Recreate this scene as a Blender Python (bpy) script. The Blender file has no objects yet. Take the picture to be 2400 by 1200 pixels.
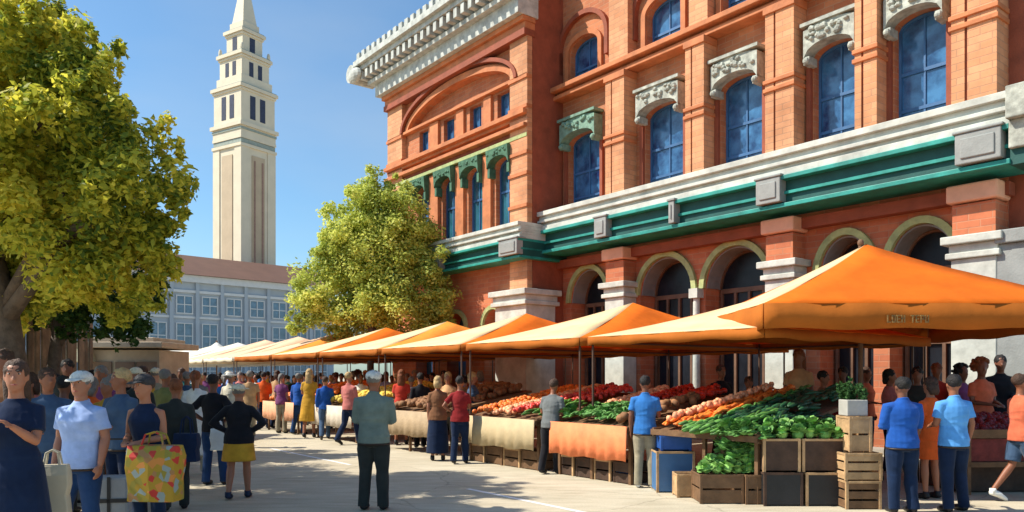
import bpy, math, random
from mathutils import Vector, Matrix, noise
random.seed(7)
R = math.radians
PI = math.pi
scene = bpy.context.scene
COL = scene.collection
# ------------------------------------------------------------------ helpers
def at(px, Y, py=None):
    return ((px-1200)/1800*Y, Y) if py is None else ((px-1200)/1800*Y, Y, 1.65+(880-py)/1800*Y)
STREET = R(-52.05)
def street(s, D):            # street coordinates -> world ground point
    return (.7885*D-.615*s, .615*D+.7885*s)
# ---- materials
MATS = {}
def nt(m): return m.node_tree.nodes, m.node_tree.links
def mat(name, col, rough=.75, var=.18, scale=2.5, bump=.15, bscale=25, metal=0, spec=.4, trans=0, kind=None, col2=None, sheen=0, island=0):
    if name in MATS: return MATS[name]
    m = bpy.data.materials.new(name); m.use_nodes = True
    N, L = nt(m); b = N['Principled BSDF']
    tc = N.new('ShaderNodeTexCoord'); no = N.new('ShaderNodeTexNoise')
    no.inputs['Scale'].default_value = scale; no.inputs['Detail'].default_value = 6; no.inputs['Roughness'].default_value = .6
    L.new(tc.outputs['Object'], no.inputs['Vector'])
    ramp = N.new('ShaderNodeValToRGB')
    c2 = col2 or tuple(min(1, c*(1+var)) for c in col)
    c1 = tuple(c*(1-var) for c in col)
    ramp.color_ramp.elements[0].position = .32; ramp.color_ramp.elements[1].position = .68
    ramp.color_ramp.elements[0].color = (*c1, 1); ramp.color_ramp.elements[1].color = (*c2, 1)
    L.new(no.outputs['Fac'], ramp.inputs['Fac'])
    out = ramp.outputs['Color']
    if island:
        ge = N.new('ShaderNodeNewGeometry'); hs = N.new('ShaderNodeHueSaturation')
        mr = N.new('ShaderNodeMapRange'); mr.inputs['To Min'].default_value = 1-island; mr.inputs['To Max'].default_value = 1+island
        L.new(ge.outputs['Random Per Island'], mr.inputs['Value']); L.new(mr.outputs[0], hs.inputs['Value'])
        L.new(out, hs.inputs['Color']); out = hs.outputs['Color']
    L.new(out, b.inputs['Base Color'])
    b.inputs['Roughness'].default_value = rough; b.inputs['Metallic'].default_value = metal
    b.inputs['Specular IOR Level'].default_value = spec
    if sheen: b.inputs['Sheen Weight'].default_value = sheen
    if bump:
        n2 = N.new('ShaderNodeTexNoise'); n2.inputs['Scale'].default_value = bscale; n2.inputs['Detail'].default_value = 4
        L.new(tc.outputs['Object'], n2.inputs['Vector'])
        bp = N.new('ShaderNodeBump'); bp.inputs['Strength'].default_value = bump; bp.inputs['Distance'].default_value = .02
        L.new(n2.outputs['Fac'], bp.inputs['Height']); L.new(bp.outputs[0], b.inputs['Normal'])
    if trans:
        tr = N.new('ShaderNodeBsdfTranslucent'); L.new(out, tr.inputs['Color'])
        mx = N.new('ShaderNodeMixShader'); mx.inputs[0].default_value = trans
        L.new(b.outputs[0], mx.inputs[1]); L.new(tr.outputs[0], mx.inputs[2])
        L.new(mx.outputs[0], N['Material Output'].inputs['Surface'])
    MATS[name] = m
    return m
def brick_mat(name, col, col2, mortar):
    m = bpy.data.materials.new(name); m.use_nodes = True
    N, L = nt(m); b = N['Principled BSDF']; b.inputs['Roughness'].default_value = .85
    tc = N.new('ShaderNodeTexCoord'); sx = N.new('ShaderNodeSeparateXYZ'); L.new(tc.outputs['Object'], sx.inputs[0])
    ad = N.new('ShaderNodeMath'); L.new(sx.outputs[0], ad.inputs[0]); L.new(sx.outputs[1], ad.inputs[1])
    cx = N.new('ShaderNodeCombineXYZ'); L.new(ad.outputs[0], cx.inputs[0]); L.new(sx.outputs[2], cx.inputs[1])
    br = N.new('ShaderNodeTexBrick'); L.new(cx.outputs[0], br.inputs['Vector'])
    br.inputs['Scale'].default_value = 1; br.inputs['Brick Width'].default_value = .42; br.inputs['Row Height'].default_value = .14
    br.inputs['Mortar Size'].default_value = .011; br.inputs['Mortar Smooth'].default_value = .3
    br.inputs['Color1'].default_value = (*col, 1); br.inputs['Color2'].default_value = (*col2, 1); br.inputs['Mortar'].default_value = (*mortar, 1)
    no = N.new('ShaderNodeTexNoise'); no.inputs['Scale'].default_value = .9; no.inputs['Detail'].default_value = 7; no.inputs['Roughness'].default_value = .65
    L.new(tc.outputs['Object'], no.inputs['Vector'])
    hs = N.new('ShaderNodeHueSaturation'); mr = N.new('ShaderNodeMapRange'); mr.inputs['From Min'].default_value = .3; mr.inputs['From Max'].default_value = .7
    mr.inputs['To Min'].default_value = .68; mr.inputs['To Max'].default_value = 1.22
    L.new(no.outputs['Fac'], mr.inputs['Value']); L.new(mr.outputs[0], hs.inputs['Value']); L.new(br.outputs['Color'], hs.inputs['Color'])
    L.new(hs.outputs['Color'], b.inputs['Base Color'])
    bp = N.new('ShaderNodeBump'); bp.inputs['Strength'].default_value = .5; bp.inputs['Distance'].default_value = .012
    iv = N.new('ShaderNodeMath'); iv.operation = 'SUBTRACT'; iv.inputs[0].default_value = 1
    L.new(br.outputs['Fac'], iv.inputs[1]); L.new(iv.outputs[0], bp.inputs['Height']); L.new(bp.outputs[0], b.inputs['Normal'])
    MATS[name] = m
    return m
def glass_mat(name, col, rough=.12):
    m = mat(name, col, rough=rough, var=.35, scale=1.3, bump=.12, bscale=2.2, spec=.9)
    return m
def cloth(name, col):
    nm = 'cloth_'+name
    if nm in MATS: return MATS[nm]
    m = mat(nm, col, rough=.92, var=.22, scale=5, bump=0, spec=.12, sheen=.1)
    N, L = nt(m); b = N['Principled BSDF']; tc = N.new('ShaderNodeTexCoord'); mp = N.new('ShaderNodeMapping'); mp.inputs['Rotation'].default_value = (.5, .4, .2); mp.inputs['Scale'].default_value = (1, 1, 2.1)
    L.new(tc.outputs['Object'], mp.inputs[0]); n1 = N.new('ShaderNodeTexNoise'); n1.noise_type = 'RIDGED_MULTIFRACTAL'; n1.inputs['Scale'].default_value = 3.2; n1.inputs['Detail'].default_value = 3; n1.inputs['Distortion'].default_value = .7
    L.new(mp.outputs[0], n1.inputs['Vector']); n2 = N.new('ShaderNodeTexNoise'); n2.inputs['Scale'].default_value = 90; L.new(tc.outputs['Object'], n2.inputs['Vector'])
    b1 = N.new('ShaderNodeBump'); b1.inputs['Strength'].default_value = .55; b1.inputs['Distance'].default_value = .035; L.new(n1.outputs['Fac'], b1.inputs['Height'])
    b2 = N.new('ShaderNodeBump'); b2.inputs['Strength'].default_value = .3; b2.inputs['Distance'].default_value = .003; L.new(n2.outputs['Fac'], b2.inputs['Height']); L.new(b1.outputs[0], b2.inputs['Normal']); L.new(b2.outputs[0], b.inputs['Normal'])
    return m
brick = brick_mat('shaded_orange_brick', (.43, .135, .055), (.53, .19, .08), (.46, .22, .12))  # bay wall brick darkened to stand in for shaded jambs
pilbrick = brick_mat('peach_brick', (.56, .235, .105), (.66, .31, .155), (.48, .24, .13))
brick2 = brick_mat('salmon_brick', (.45, .125, .055), (.54, .175, .075), (.46, .2, .11))
brickdark = mat('red_brick_trim_and_shade', (.27, .065, .03), var=.2, bump=.3)  # red trim; its dark tone also paints shade on jambs and end walls
terracotta = mat('terracotta_moulding', (.50, .17, .065), var=.22, bump=.4, bscale=9)
pinkstone = mat('pink_stone', (.74, .38, .24), var=.12)
whitestone = mat('white_painted_stone', (.50, .51, .46), var=.22, bump=.3, bscale=12)
whitepaint = mat('white_paint', (.72, .73, .70), var=.08, bump=.1)
greystone = mat('grey_carved_stone', (.36, .37, .32), var=.4, scale=5, bump=.8, bscale=9)
greystone2 = mat('grey_plinth_stone', (.27, .28, .27), var=.15, bump=.3)
tealstone = mat('verdigris_stone', (.17, .29, .22), var=.35, scale=5, bump=.8, bscale=9)
teal = mat('teal_paint', (.02, .25, .21), var=.3, rough=.5)
tealdark = mat('dark_teal_paint', (.01, .075, .065), var=.2, rough=.55)
olive = mat('olive_arch_stone', (.36, .40, .17), var=.22, scale=5, bump=.3)
soffitgrey = mat('grey_soffit_plaster', (.22, .22, .22), var=.15)
darkwood = mat('dark_shop_wood', (.045, .022, .015), var=.4, scale=2, rough=.6)
shopwood = mat('brown_shop_frame', (.16, .085, .05), var=.3, rough=.6)
shopglass = mat('shop_glass', (.012, .014, .02), rough=.35, var=.5, scale=2, bump=.1, spec=.25)
blueglass = mat('sky_tinted_window_glass', (.010, .045, .16), rough=.12, var=.4, scale=2.6, bump=.18, bscale=2.5, spec=.7, col2=(.06, .19, .38))  # base blue stands in for reflected sky, lighter patches for curtains
tealglass = glass_mat('teal_window_glass', (.02, .11, .16), .10)
navyframe = mat('navy_window_frame', (.04, .12, .27), var=.2, rough=.45)
# ---- mesh builder
class MB:
    def __init__(s): s.v = []; s.f = []; s.smooth = False
    def add(s, vs, fs):
        n = len(s.v); s.v += [tuple(p) for p in vs]; s.f += [tuple(i+n for i in f) for f in fs]; return s
    def box(s, x0, x1, y0, y1, z0, z1):
        if x0 > x1: x0, x1 = x1, x0
        if y0 > y1: y0, y1 = y1, y0
        v = [(x0,y0,z0),(x1,y0,z0),(x1,y1,z0),(x0,y1,z0),(x0,y0,z1),(x1,y0,z1),(x1,y1,z1),(x0,y1,z1)]
        return s.add(v, [(0,3,2,1),(4,5,6,7),(0,1,5,4),(1,2,6,5),(2,3,7,6),(3,0,4,7)])
    def sb(s, s0, s1, D0, D1, z0, z1): return s.box(-s1, -s0, D0, D1, z0, z1)
    def hexa(s, b, t):       # bottom 4, top 4
        return s.add(list(b)+list(t), [(0,3,2,1),(4,5,6,7),(0,1,5,4),(1,2,6,5),(2,3,7,6),(3,0,4,7)])
    def ring(s, rings, cap=True):
        n = len(rings[0]); vs = [p for r in rings for p in r]; fs = []
        for i in range(len(rings)-1):
            for j in range(n):
                a = i*n+j; b = i*n+(j+1) % n
                fs.append((a, b, b+n, a+n))
        if cap:
            fs.append(tuple(range(n-1, -1, -1))); fs.append(tuple(range((len(rings)-1)*n, len(rings)*n)))
        return s.add(vs, fs)
    def loft(s, secs, n=16):  # secs: (cx,cy,z,rx,ry) vertical ellipses
        return s.ring([[(cx+rx*math.cos(2*PI*k/n), cy+ry*math.sin(2*PI*k/n), z) for k in range(n)] for cx, cy, z, rx, ry in secs])
    def tube(s, pts, rad, n=10, flat=1.0, fl_axis=None):
        pts = [Vector(p) for p in pts]; rings = []
        prev = None
        for i, p in enumerate(pts):
            d = (pts[min(i+1, len(pts)-1)]-pts[max(i-1, 0)]).normalized()
            if fl_axis is not None: a = Vector(fl_axis)-d*d.dot(Vector(fl_axis)); a.normalize()
            else:
                ref = prev if prev is not None else (Vector((1,0,0)) if abs(d.x) < .8 else Vector((0,1,0)))
                a = ref-d*d.dot(ref); a.normalize()
            prev = a; b = d.cross(a)
            r = rad[i] if hasattr(rad, '__len__') else rad
            rings.append([p+a*r*flat*math.cos(2*PI*k/n)+b*r*math.sin(2*PI*k/n) for k in range(n)])
        return s.ring(rings)
    def ell(s, c, r, n=12, m=8, rot=None):
        rings = []
        for i in range(1, m):
            t = PI*i/m
            rg = []
            for k in range(n):
                p = Vector((r[0]*math.sin(t)*math.cos(2*PI*k/n), r[1]*math.sin(t)*math.sin(2*PI*k/n), -r[2]*math.cos(t)))
                if rot: p = rot @ p
                rg.append(p+Vector(c))
            rings.append(rg)
        return s.ring(rings)
    def mesh(s, name, material=None, smooth=None):
        me = bpy.data.meshes.new(name); me.from_pydata(s.v, [], s.f); me.update()
        if (s.smooth if smooth is None else smooth): me.polygons.foreach_set('use_smooth', [True]*len(me.polygons))
        if material: me.materials.append(material)
        return me
def link(name, me, parent=None):
    o = bpy.data.objects.new(name, me); COL.objects.link(o)
    if parent: o.parent = parent
    return o
def tag(o, label=None, cat=None, group=None, kind=None):
    if label: o['label'] = label
    if cat: o['category'] = cat
    if group: o['group'] = group
    if kind: o['kind'] = kind
    return o
class Thing:
    """a thing built in a rotated frame; org is the frame-space point that becomes the Empty"""
    def __init__(s, name, label, cat, frame=(0,0,0), rot=0, org=(0,0,0), group=None):
        s.org = Vector(org); m = Matrix.Translation(frame) @ Matrix.Rotation(rot, 4, 'Z')
        s.e = bpy.data.objects.new(name, None); COL.objects.link(s.e)
        s.e.location = m @ s.org; s.e.rotation_euler = (0, 0, rot); s.e.empty_display_size = .2
        tag(s.e, label, cat, group)
    def part(s, name, mb, m, parent=None, smooth=None, bevel=0, label=None):
        mb.v = [tuple(Vector(p)-s.org) for p in mb.v]
        o = link(name, mb.mesh(name, m, smooth), parent or s.e)
        if bevel: bev(o, bevel)
        if label: o['label'] = label
        return o
def bev(o, w, seg=2):
    b = o.modifiers.new('b', 'BEVEL'); b.width = w; b.segments = seg; b.limit_method = 'ANGLE'; b.angle_limit = R(40)
def solo(name, mb, m, label=None, cat=None, group=None, kind=None, loc=(0,0,0), rz=0, smooth=None, bevel=0):
    o = link(name, mb.mesh(name, m, smooth)); o.location = loc; o.rotation_euler = (0,0,rz)
    if bevel: bev(o, bevel)
    return tag(o, label, cat, group, kind)
# ------------------------------------------------------------------ camera, sky, sun
cam = bpy.data.cameras.new('camera'); co = bpy.data.objects.new('camera', cam); COL.objects.link(co)
co.location = (0, 0, 1.65); co.rotation_euler = (R(90), 0, 0)
cam.lens = 27; cam.sensor_width = 36; cam.shift_y = 280/2400; cam.clip_end = 3000; cam.clip_start = .05
scene.camera = co
SUN_EL = R(47); SX, SY = -1.0, -.03
w = bpy.data.worlds.new('World'); scene.world = w; w.use_nodes = True
N, L = w.node_tree.nodes, w.node_tree.links
sky = N.new('ShaderNodeTexSky'); sky.sky_type = 'NISHITA'; sky.sun_disc = False
sky.sun_elevation = SUN_EL; sky.sun_rotation = math.atan2(SX, SY); sky.air_density = 1.0; sky.dust_density = .9; sky.ozone_density = 2.2
hs = N.new('ShaderNodeMix'); hs.data_type = 'RGBA'; hs.blend_type = 'MULTIPLY'; hs.inputs[0].default_value = 1; hs.inputs[7].default_value = (.86, 1.13, 1.22, 1)
L.new(sky.outputs[0], hs.inputs[6]); 
tcw = N.new('ShaderNodeTexCoord'); mpw = N.new('ShaderNodeMapping'); mpw.inputs['Scale'].default_value = (1.2, 1.2, 3.2); mpw.inputs['Rotation'].default_value = (.35, .2, .5); nw = N.new('ShaderNodeTexNoise'); nw.inputs['Scale'].default_value = 1.6; nw.inputs['Detail'].default_value = 5; nw.inputs['Roughness'].default_value = .5
L.new(tcw.outputs['Generated'], mpw.inputs[0]); L.new(mpw.outputs[0], nw.inputs['Vector'])
mw = N.new('ShaderNodeMapRange'); mw.inputs['From Min'].default_value = .46; mw.inputs['From Max'].default_value = .8; mw.inputs['To Max'].default_value = .3; L.new(nw.outputs['Fac'], mw.inputs[0])
cm = N.new('ShaderNodeMix'); cm.data_type = 'RGBA'; cm.inputs[7].default_value = (4.6, 5.0, 5.2, 1); L.new(mw.outputs[0], cm.inputs[0]); L.new(hs.outputs[2], cm.inputs[6]); L.new(cm.outputs[2], N['Background'].inputs[0]); N['Background'].inputs[1].default_value = .105
sl = bpy.data.lights.new('sun', 'SUN'); sl.energy = 5.0; sl.angle = R(.5); sl.color = (1, .93, .80)
so = bpy.data.objects.new('sun', sl); COL.objects.link(so)
sd = Vector((SX, SY, 0)).normalized()*math.cos(SUN_EL)+Vector((0, 0, math.sin(SUN_EL)))
so.rotation_euler = sd.to_track_quat('Z', 'Y').to_euler(); so.location = (-20, 0, 25)
vs = scene.view_settings; vs.view_transform = 'Standard'; vs.look = 'None'; vs.exposure = .5; vs.gamma = 1
scene.cycles.max_bounces = 8
# ------------------------------------------------------------------ ground
gm = bpy.data.materials.new('pale_concrete'); gm.use_nodes = True
N, L = nt(gm); b_ = N['Principled BSDF']; b_.inputs['Roughness'].default_value = .9; b_.inputs['Specular IOR Level'].default_value = .25
tcg = N.new('ShaderNodeTexCoord'); mixc = None
def gnoise(sc, lo, hi, c0, c1, det=8, stretch=None):
    n_ = N.new('ShaderNodeTexNoise'); n_.inputs['Scale'].default_value = sc; n_.inputs['Detail'].default_value = det; n_.inputs['Roughness'].default_value = .65
    if stretch:
        mp = N.new('ShaderNodeMapping'); mp.inputs['Rotation'].default_value = (0, 0, -STREET); mp.inputs['Scale'].default_value = stretch; L.new(tcg.outputs['Object'], mp.inputs[0]); L.new(mp.outputs[0], n_.inputs[0])
    else: L.new(tcg.outputs['Object'], n_.inputs[0])
    r_ = N.new('ShaderNodeValToRGB'); r_.color_ramp.elements[0].position = lo; r_.color_ramp.elements[1].position = hi
    r_.color_ramp.elements[0].color = (*c0, 1); r_.color_ramp.elements[1].color = (*c1, 1); L.new(n_.outputs['Fac'], r_.inputs[0]); return r_.outputs[0], n_
a1, n1 = gnoise(.5, .3, .7, (.50, .43, .31), (.61, .54, .41))
a2, n2 = gnoise(3.0, .35, .62, (.78, .77, .75), (1, 1, 1), stretch=(.35, 1.6, 1))
a3, n3 = gnoise(40, .3, .7, (.86, .86, .86), (1.08, 1.08, 1.08), 3)
cur = a1
for a_ in (a2, a3):
    mm = N.new('ShaderNodeMix'); mm.data_type = 'RGBA'; mm.blend_type = 'MULTIPLY'; mm.inputs[0].default_value = 1; L.new(cur, mm.inputs[6]); L.new(a_, mm.inputs[7]); cur = mm.outputs[2]
vo = N.new('ShaderNodeTexVoronoi'); vo.feature = 'DISTANCE_TO_EDGE'; vo.inputs['Scale'].default_value = .35
wp = N.new('ShaderNodeVectorMath'); wp.operation = 'MULTIPLY_ADD'; wp.inputs[1].default_value = (.6, .6, .6); L.new(n1.outputs['Color'], wp.inputs[0]); L.new(tcg.outputs['Object'], wp.inputs[2]); L.new(wp.outputs[0], vo.inputs['Vector'])
ck = N.new('ShaderNodeMapRange'); ck.inputs['From Max'].default_value = .006; ck.inputs['To Min'].default_value = .72; L.new(vo.outputs['Distance'], ck.inputs[0])
mm = N.new('ShaderNodeMix'); mm.data_type = 'RGBA'; mm.blend_type = 'MULTIPLY'; mm.inputs[0].default_value = 1; L.new(cur, mm.inputs[6]); L.new(ck.outputs[0], mm.inputs[7]); L.new(mm.outputs[2], b_.inputs['Base Color'])
bp = N.new('ShaderNodeBump'); bp.inputs['Strength'].default_value = .35; bp.inputs['Distance'].default_value = .01; L.new(n3.outputs['Fac'], bp.inputs['Height']); L.new(bp.outputs[0], b_.inputs['Normal'])
g = MB(); g.add([(-600,-60,0),(600,-60,0),(600,1400,0),(-600,1400,0)], [(0,1,2,3)])
solo('street', g, gm, kind='structure')
lm = mat('road_line_paint', (.74, .72, .70), var=.1, scale=8)
g = MB()
for s0, s1 in ((4.3, 9.2), (13, 17), (21, 25)): g.sb(s0, s1, 6.32, 6.40, .003, .0042)
solo('road_line', g, lm, kind='structure', rz=STREET)
g = MB(); g.sb(-2, 60, 15.9, 17.4, -.1, .10)
solo('pavement', g, mat('pavement_stone', (.34, .31, .27), var=.15), kind='structure', rz=STREET)
# ------------------------------------------------------------------ brick building
def wall_open(mb, s0, s1, z0, z1, D0, D1, ops, n=14):
    ops = sorted(ops); x = s0
    for a, b, zb, zt, rise in ops:
        if a > x: mb.sb(x, a, D0, D1, z0, z1)
        if zb > z0: mb.sb(a, b, D0, D1, z0, zb)
        c = (a+b)/2; h = (b-a)/2
        if rise <= 0: mb.sb(a, b, D0, D1, zt, z1)
        else:
            for k in range(n):
                p = a+(b-a)*k/n; q = a+(b-a)*(k+1)/n
                zp = zt+rise*math.sqrt(max(0, 1-((p-c)/h)**2)); zq = zt+rise*math.sqrt(max(0, 1-((q-c)/h)**2))
                mb.hexa([(-q,D0,zq),(-p,D0,zp),(-p,D1,zp),(-q,D1,zq)], [(-q,D0,z1),(-p,D0,z1),(-p,D1,z1),(-q,D1,z1)])
        x = b
    if x < s1: mb.sb(x, s1, D0, D1, z0, z1)
    return mb
def arch_band(mb, a, b, zt, rise, wd, D0, D1, drop=0, n=18):
    """a curved strip following an arch head, wd thick outwards"""
    c = (a+b)/2; h = (b-a)/2
    P = [(c-h*math.cos(PI*k/n), zt+rise*math.sin(PI*k/n), c-(h+wd)*math.cos(PI*k/n), zt+(rise+wd)*math.sin(PI*k/n)) for k in range(n+1)]
    for k in range(n):
        p, q = P[k], P[k+1]
        mb.hexa([(-q[0],D0,q[1]),(-p[0],D0,p[1]),(-p[0],D1,p[1]),(-q[0],D1,q[1])], [(-q[2],D0,q[3]),(-p[2],D0,p[3]),(-p[2],D1,p[3]),(-q[2],D1,q[3])])
    if drop:
        mb.sb(a-wd, a, D0, D1, zt-drop, zt); mb.sb(b, b+wd, D0, D1, zt-drop, zt)
    return mb
B = Thing('brick_building', 'big orange brick market hall with grey carved window heads and a teal trimmed cornice', 'building', rot=STREET, org=(-16, 16.5, 0))
DM, DP, DW = 16.5, 15.98, 15.2
def window(a, b, zb, zt, rise, D, fm=navyframe, gl=blueglass, rows=(.45,), cols=1):
    f = MB(); t = .055
    f.sb(a, a+t, D-.04, D+.05, zb, zt+rise*.3); f.sb(b-t, b, D-.04, D+.05, zb, zt+rise*.3)
    f.sb(a+t, b-t, D-.04, D+.05, zb, zb+t)
    arch_band(f, a+t, b-t, zt-.02, max(.02, rise-.05), .06, D-.035, D+.045)
    for r in rows: z = zb+(zt-zb)*r; f.sb(a+t, b-t, D-.03, D+.04, z-.035, z+.035)
    for c in range(cols): x = a+(b-a)*(c+1)/(cols+1); f.sb(x-.02, x+.02, D-.02, D+.035, zb+t, zt+rise*.8)
    w_ = B.part('window', f, fm)
    g_ = MB(); n = 10; c = (a+b)/2; h = (b-a)/2
    pts = [(-a, D+.01, zb), (-b, D+.01, zb)]+[(-(c+h*math.cos(PI*k/n)), D+.01, zt+rise*math.sin(PI*k/n)) for k in range(n+1)]
    back = [(x, y+.02, z) for x, y, z in pts]
    g_.ring([pts, back][::-1])
    B.part('pane', g_, gl, w_)
# ---- main block
ARCH = [(16.36, 18.15), (13.15, 15.2), (10.85, 12.9), (8.42, 9.62), (6.62, 8.1)]
ARCH = [(16.45, 18.1), (13.25, 15.15), (10.95, 12.85), (8.35, 9.6), (6.65, 8.0)]
lowops = [(a, b, .1, 3.95, 1.0 if b-a > 1.5 else .85) for a, b in ARCH]
m = MB(); wall_open(m, 5.75, 18.5, 0, 5.9, DM, DM+.8, lowops); B.part('lower_wall', m, brick2)
WIN2 = [(16.75, 18.2), (13.55, 14.95), (11.1, 12.35), (8.66, 9.75), (6.85, 7.9)]
up = [(a, b, 6.5, 9.0, .24) for a, b in WIN2]
m = MB(); wall_open(m, 5.75, 18.5, 5.9, 10.5, DM, DM+.6, up); B.part('middle_wall', m, brick)
up3 = [(a+.08, b-.08, 10.95, 11.85, .35) for a, b in WIN2]
m = MB(); wall_open(m, 5.75, 18.5, 10.5, 16.3, DM, DM+.6, up3); B.part('upper_wall', m, brick)
m = MB(); m.sb(5.75, 18.5, DM+.9, 30, 0, 16.2); m.sb(5.75, 6.3, DM+.7, DM+1, 5.9, 16.2)
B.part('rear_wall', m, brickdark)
m = MB(); m.sb(5.0, 19, DM-.9, 31, 16.3, 16.5); m.sb(5.2, 18.9, DM-.6, 30.6, 16.5, 17.1); B.part('roof', m, whitestone, bevel=.03)
for i, (a, b) in enumerate(WIN2):
    window(a, b, 6.55, 9.0, .24, DM+.24, cols=1, rows=(.3, .62))
    window(a+.08, b-.08, 10.95, 11.85, .35, DM+.24, cols=1, rows=(.4,))
    # carved hood
    hm = tealstone if i == 0 else greystone
    h = MB(); e = .06; n = 12; c = (a+b)/2; hw = (b-a)/2+e; D0 = DM-.36
    for k in range(n):
        p = c-hw+2*hw*k/n; q = p+2*hw/n
        f_ = lambda x: 8.93+.30*math.sqrt(max(0, 1-((x-c)/hw)**2))
        g_ = lambda x: 9.55+.10*math.cos((x-c)/hw*1.5)
        h.hexa([(-q,D0,f_(q)),(-p,D0,f_(p)),(-p,DM,f_(p)),(-q,DM,f_(q))], [(-q,D0,g_(q)),(-p,D0,g_(p)),(-p,DM,g_(p)),(-q,DM,g_(q))])
    for sgn in (-1, 1):
        x = c+sgn*(hw-.07); h.sb(x-.07, x+.07, D0+.02, DM, 8.78, 8.96)
        h.ell((-x, D0, 8.86), (.08, .07, .08), 8, 6)
    rr = random.Random(i)
    for k in range(22):
        h.ell((-(c+rr.uniform(-hw+.08, hw-.08)), D0-.01, rr.uniform(9.3, 9.55)), (rr.uniform(.05,.09), .07, rr.uniform(.04,.08)), 7, 5)
    h.sb(c-hw-.05, c+hw+.05, D0-.06, DM, 9.64, 9.72)
    B.part('window_hood', h, hm)
    h = MB(); arch_band(h, a+.08-.02, b-.08+.02, 11.85, .37, .16, DM-.1, DM, drop=.9); B.part('arch_moulding', h, terracotta)
    h = MB(); arch_band(h, a-.28, b+.28, 12.0, .85, .14, DM-.16, DM-.001, drop=.7); B.part('arch_moulding', h, brickdark)
    # dark strips painting jamb shade beside second storey windows
    for x in (a-.14, b+.03): h = MB(); h.sb(x, x+.11, DM-.10, DM, 6.5, 8.78); B.part('jamb_shade_strip', h, brickdark)
# string course
m = MB(); m.sb(5.6, 18.5, DM-.28, DM, 10.52, 10.62); m.sb(5.55, 18.5, DM-.55, DM, 10.62, 10.76); m.sb(5.6, 18.5, DM-.42, DM, 10.40, 10.52)
B.part('string_course', m, terracotta, bevel=.015)
# pilasters
PIL = [(15.3, 16.05, 1), (12.5, 13.1, 0), (9.95, 10.7, 1), (8.02, 8.5, 0), (5.75, 6.55, 1)]
for a, b, full in PIL:
    m = MB(); q = (b-a)*.3
    m.sb(a, b-q-.05, DP, DM, 6.2, 10.4); m.sb(b-q, b, DP, DM, 6.2, 10.4); 
    m.sb(a, b, DP+.15, DM, 10.76, 16.3)
    B.part('pilaster', m, pilbrick)
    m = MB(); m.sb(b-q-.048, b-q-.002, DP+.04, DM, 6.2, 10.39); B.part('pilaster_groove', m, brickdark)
    for z, h_ in ((8.35, .09), (8.55, .09), (10.2, .18), (15.6, .3)):
        m = MB(); m.sb(a-.04, b+.04, DP-.05, DM-.01, z, z+h_); B.part('pilaster_band', m, terracotta, bevel=.01)
    if full:
        m = MB(); m.sb(a+.02, b-.02, DP, DM, 4.35, 4.95); B.part('pilaster', m, brick2)
        m = MB(); m.sb(a-.06, b+.06, DP-.12, DM, 4.98, 5.32); B.part('corbel_block', m, pinkstone, bevel=.04)
        m = MB(); m.sb(a, b, DP-.02, DM, .1, 3.9); B.part('pier', m, whitestone, bevel=.02)
        m = MB(); m.sb(a-.08, b+.08, DP-.1, DM, 3.9, 4.02); m.sb(a-.03, b+.03, DP-.05, DM, 4.02, 4.18); m.sb(a-.14, b+.14, DP-.17, DM, 4.18, 4.34); B.part('capital', m, whitestone, bevel=.02)
for x in (13.05,):
    m = MB(); m.tube([(-x, DM-.12, .1), (-x, DM-.12, 3.7)], [.11, .09], 14); m.sb(x-.14, x+.14, DM-.27, DM, 3.7, 3.95); B.part('column', m, whitestone)
# arches trims, soffits, shop fronts
for (a, b, zb, zt, rise) in lowops:
    h = MB(); arch_band(h, a+.001, b-.001, zt, rise-.001, .15, DM-.1, DM+.02); B.part('arch_trim', h, olive)
    h = MB(); arch_band(h, a+.05, b-.05, zt, rise-.05, .04, DM+.03, DM+.79); B.part('arch_soffit', h, soffitgrey)
    h = MB(); arch_band(h, a+.09, b-.09, zt+.02, rise-.13, .05, DM+.55, DM+.66); h.sb(a+.06, b-.06, DM+.56, DM+.66, zt-.12, zt)
    h.sb(a+.06, b-.06, DM+.56, DM+.66, 2.32, 2.44); h.sb(a+.06, b-.06, DM+.56, DM+.66, .1, .75)
    n = 4 if b-a > 1.5 else 3
    for k in range(n+1): x = a+.1+(b-a-.2)*k/n; h.sb(x-.035, x+.035, DM+.555, DM+.65, .75, zt-.12)
    f = B.part('shopfront', h, shopwood)
    h = MB(); c = (a+b)/2; hw = (b-a)/2-.04
    pts = [(-a-.04, DM+.62, .2), (-b+.04, DM+.62, .2)]+[(-(c+hw*math.cos(PI*k/12)), DM+.62, zt+(rise-.06)*math.sin(PI*k/12)) for k in range(13)]
    h.ring([[(x, y+.03, z) for x, y, z in pts], pts]); B.part('pane', h, shopglass, f)
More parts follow.
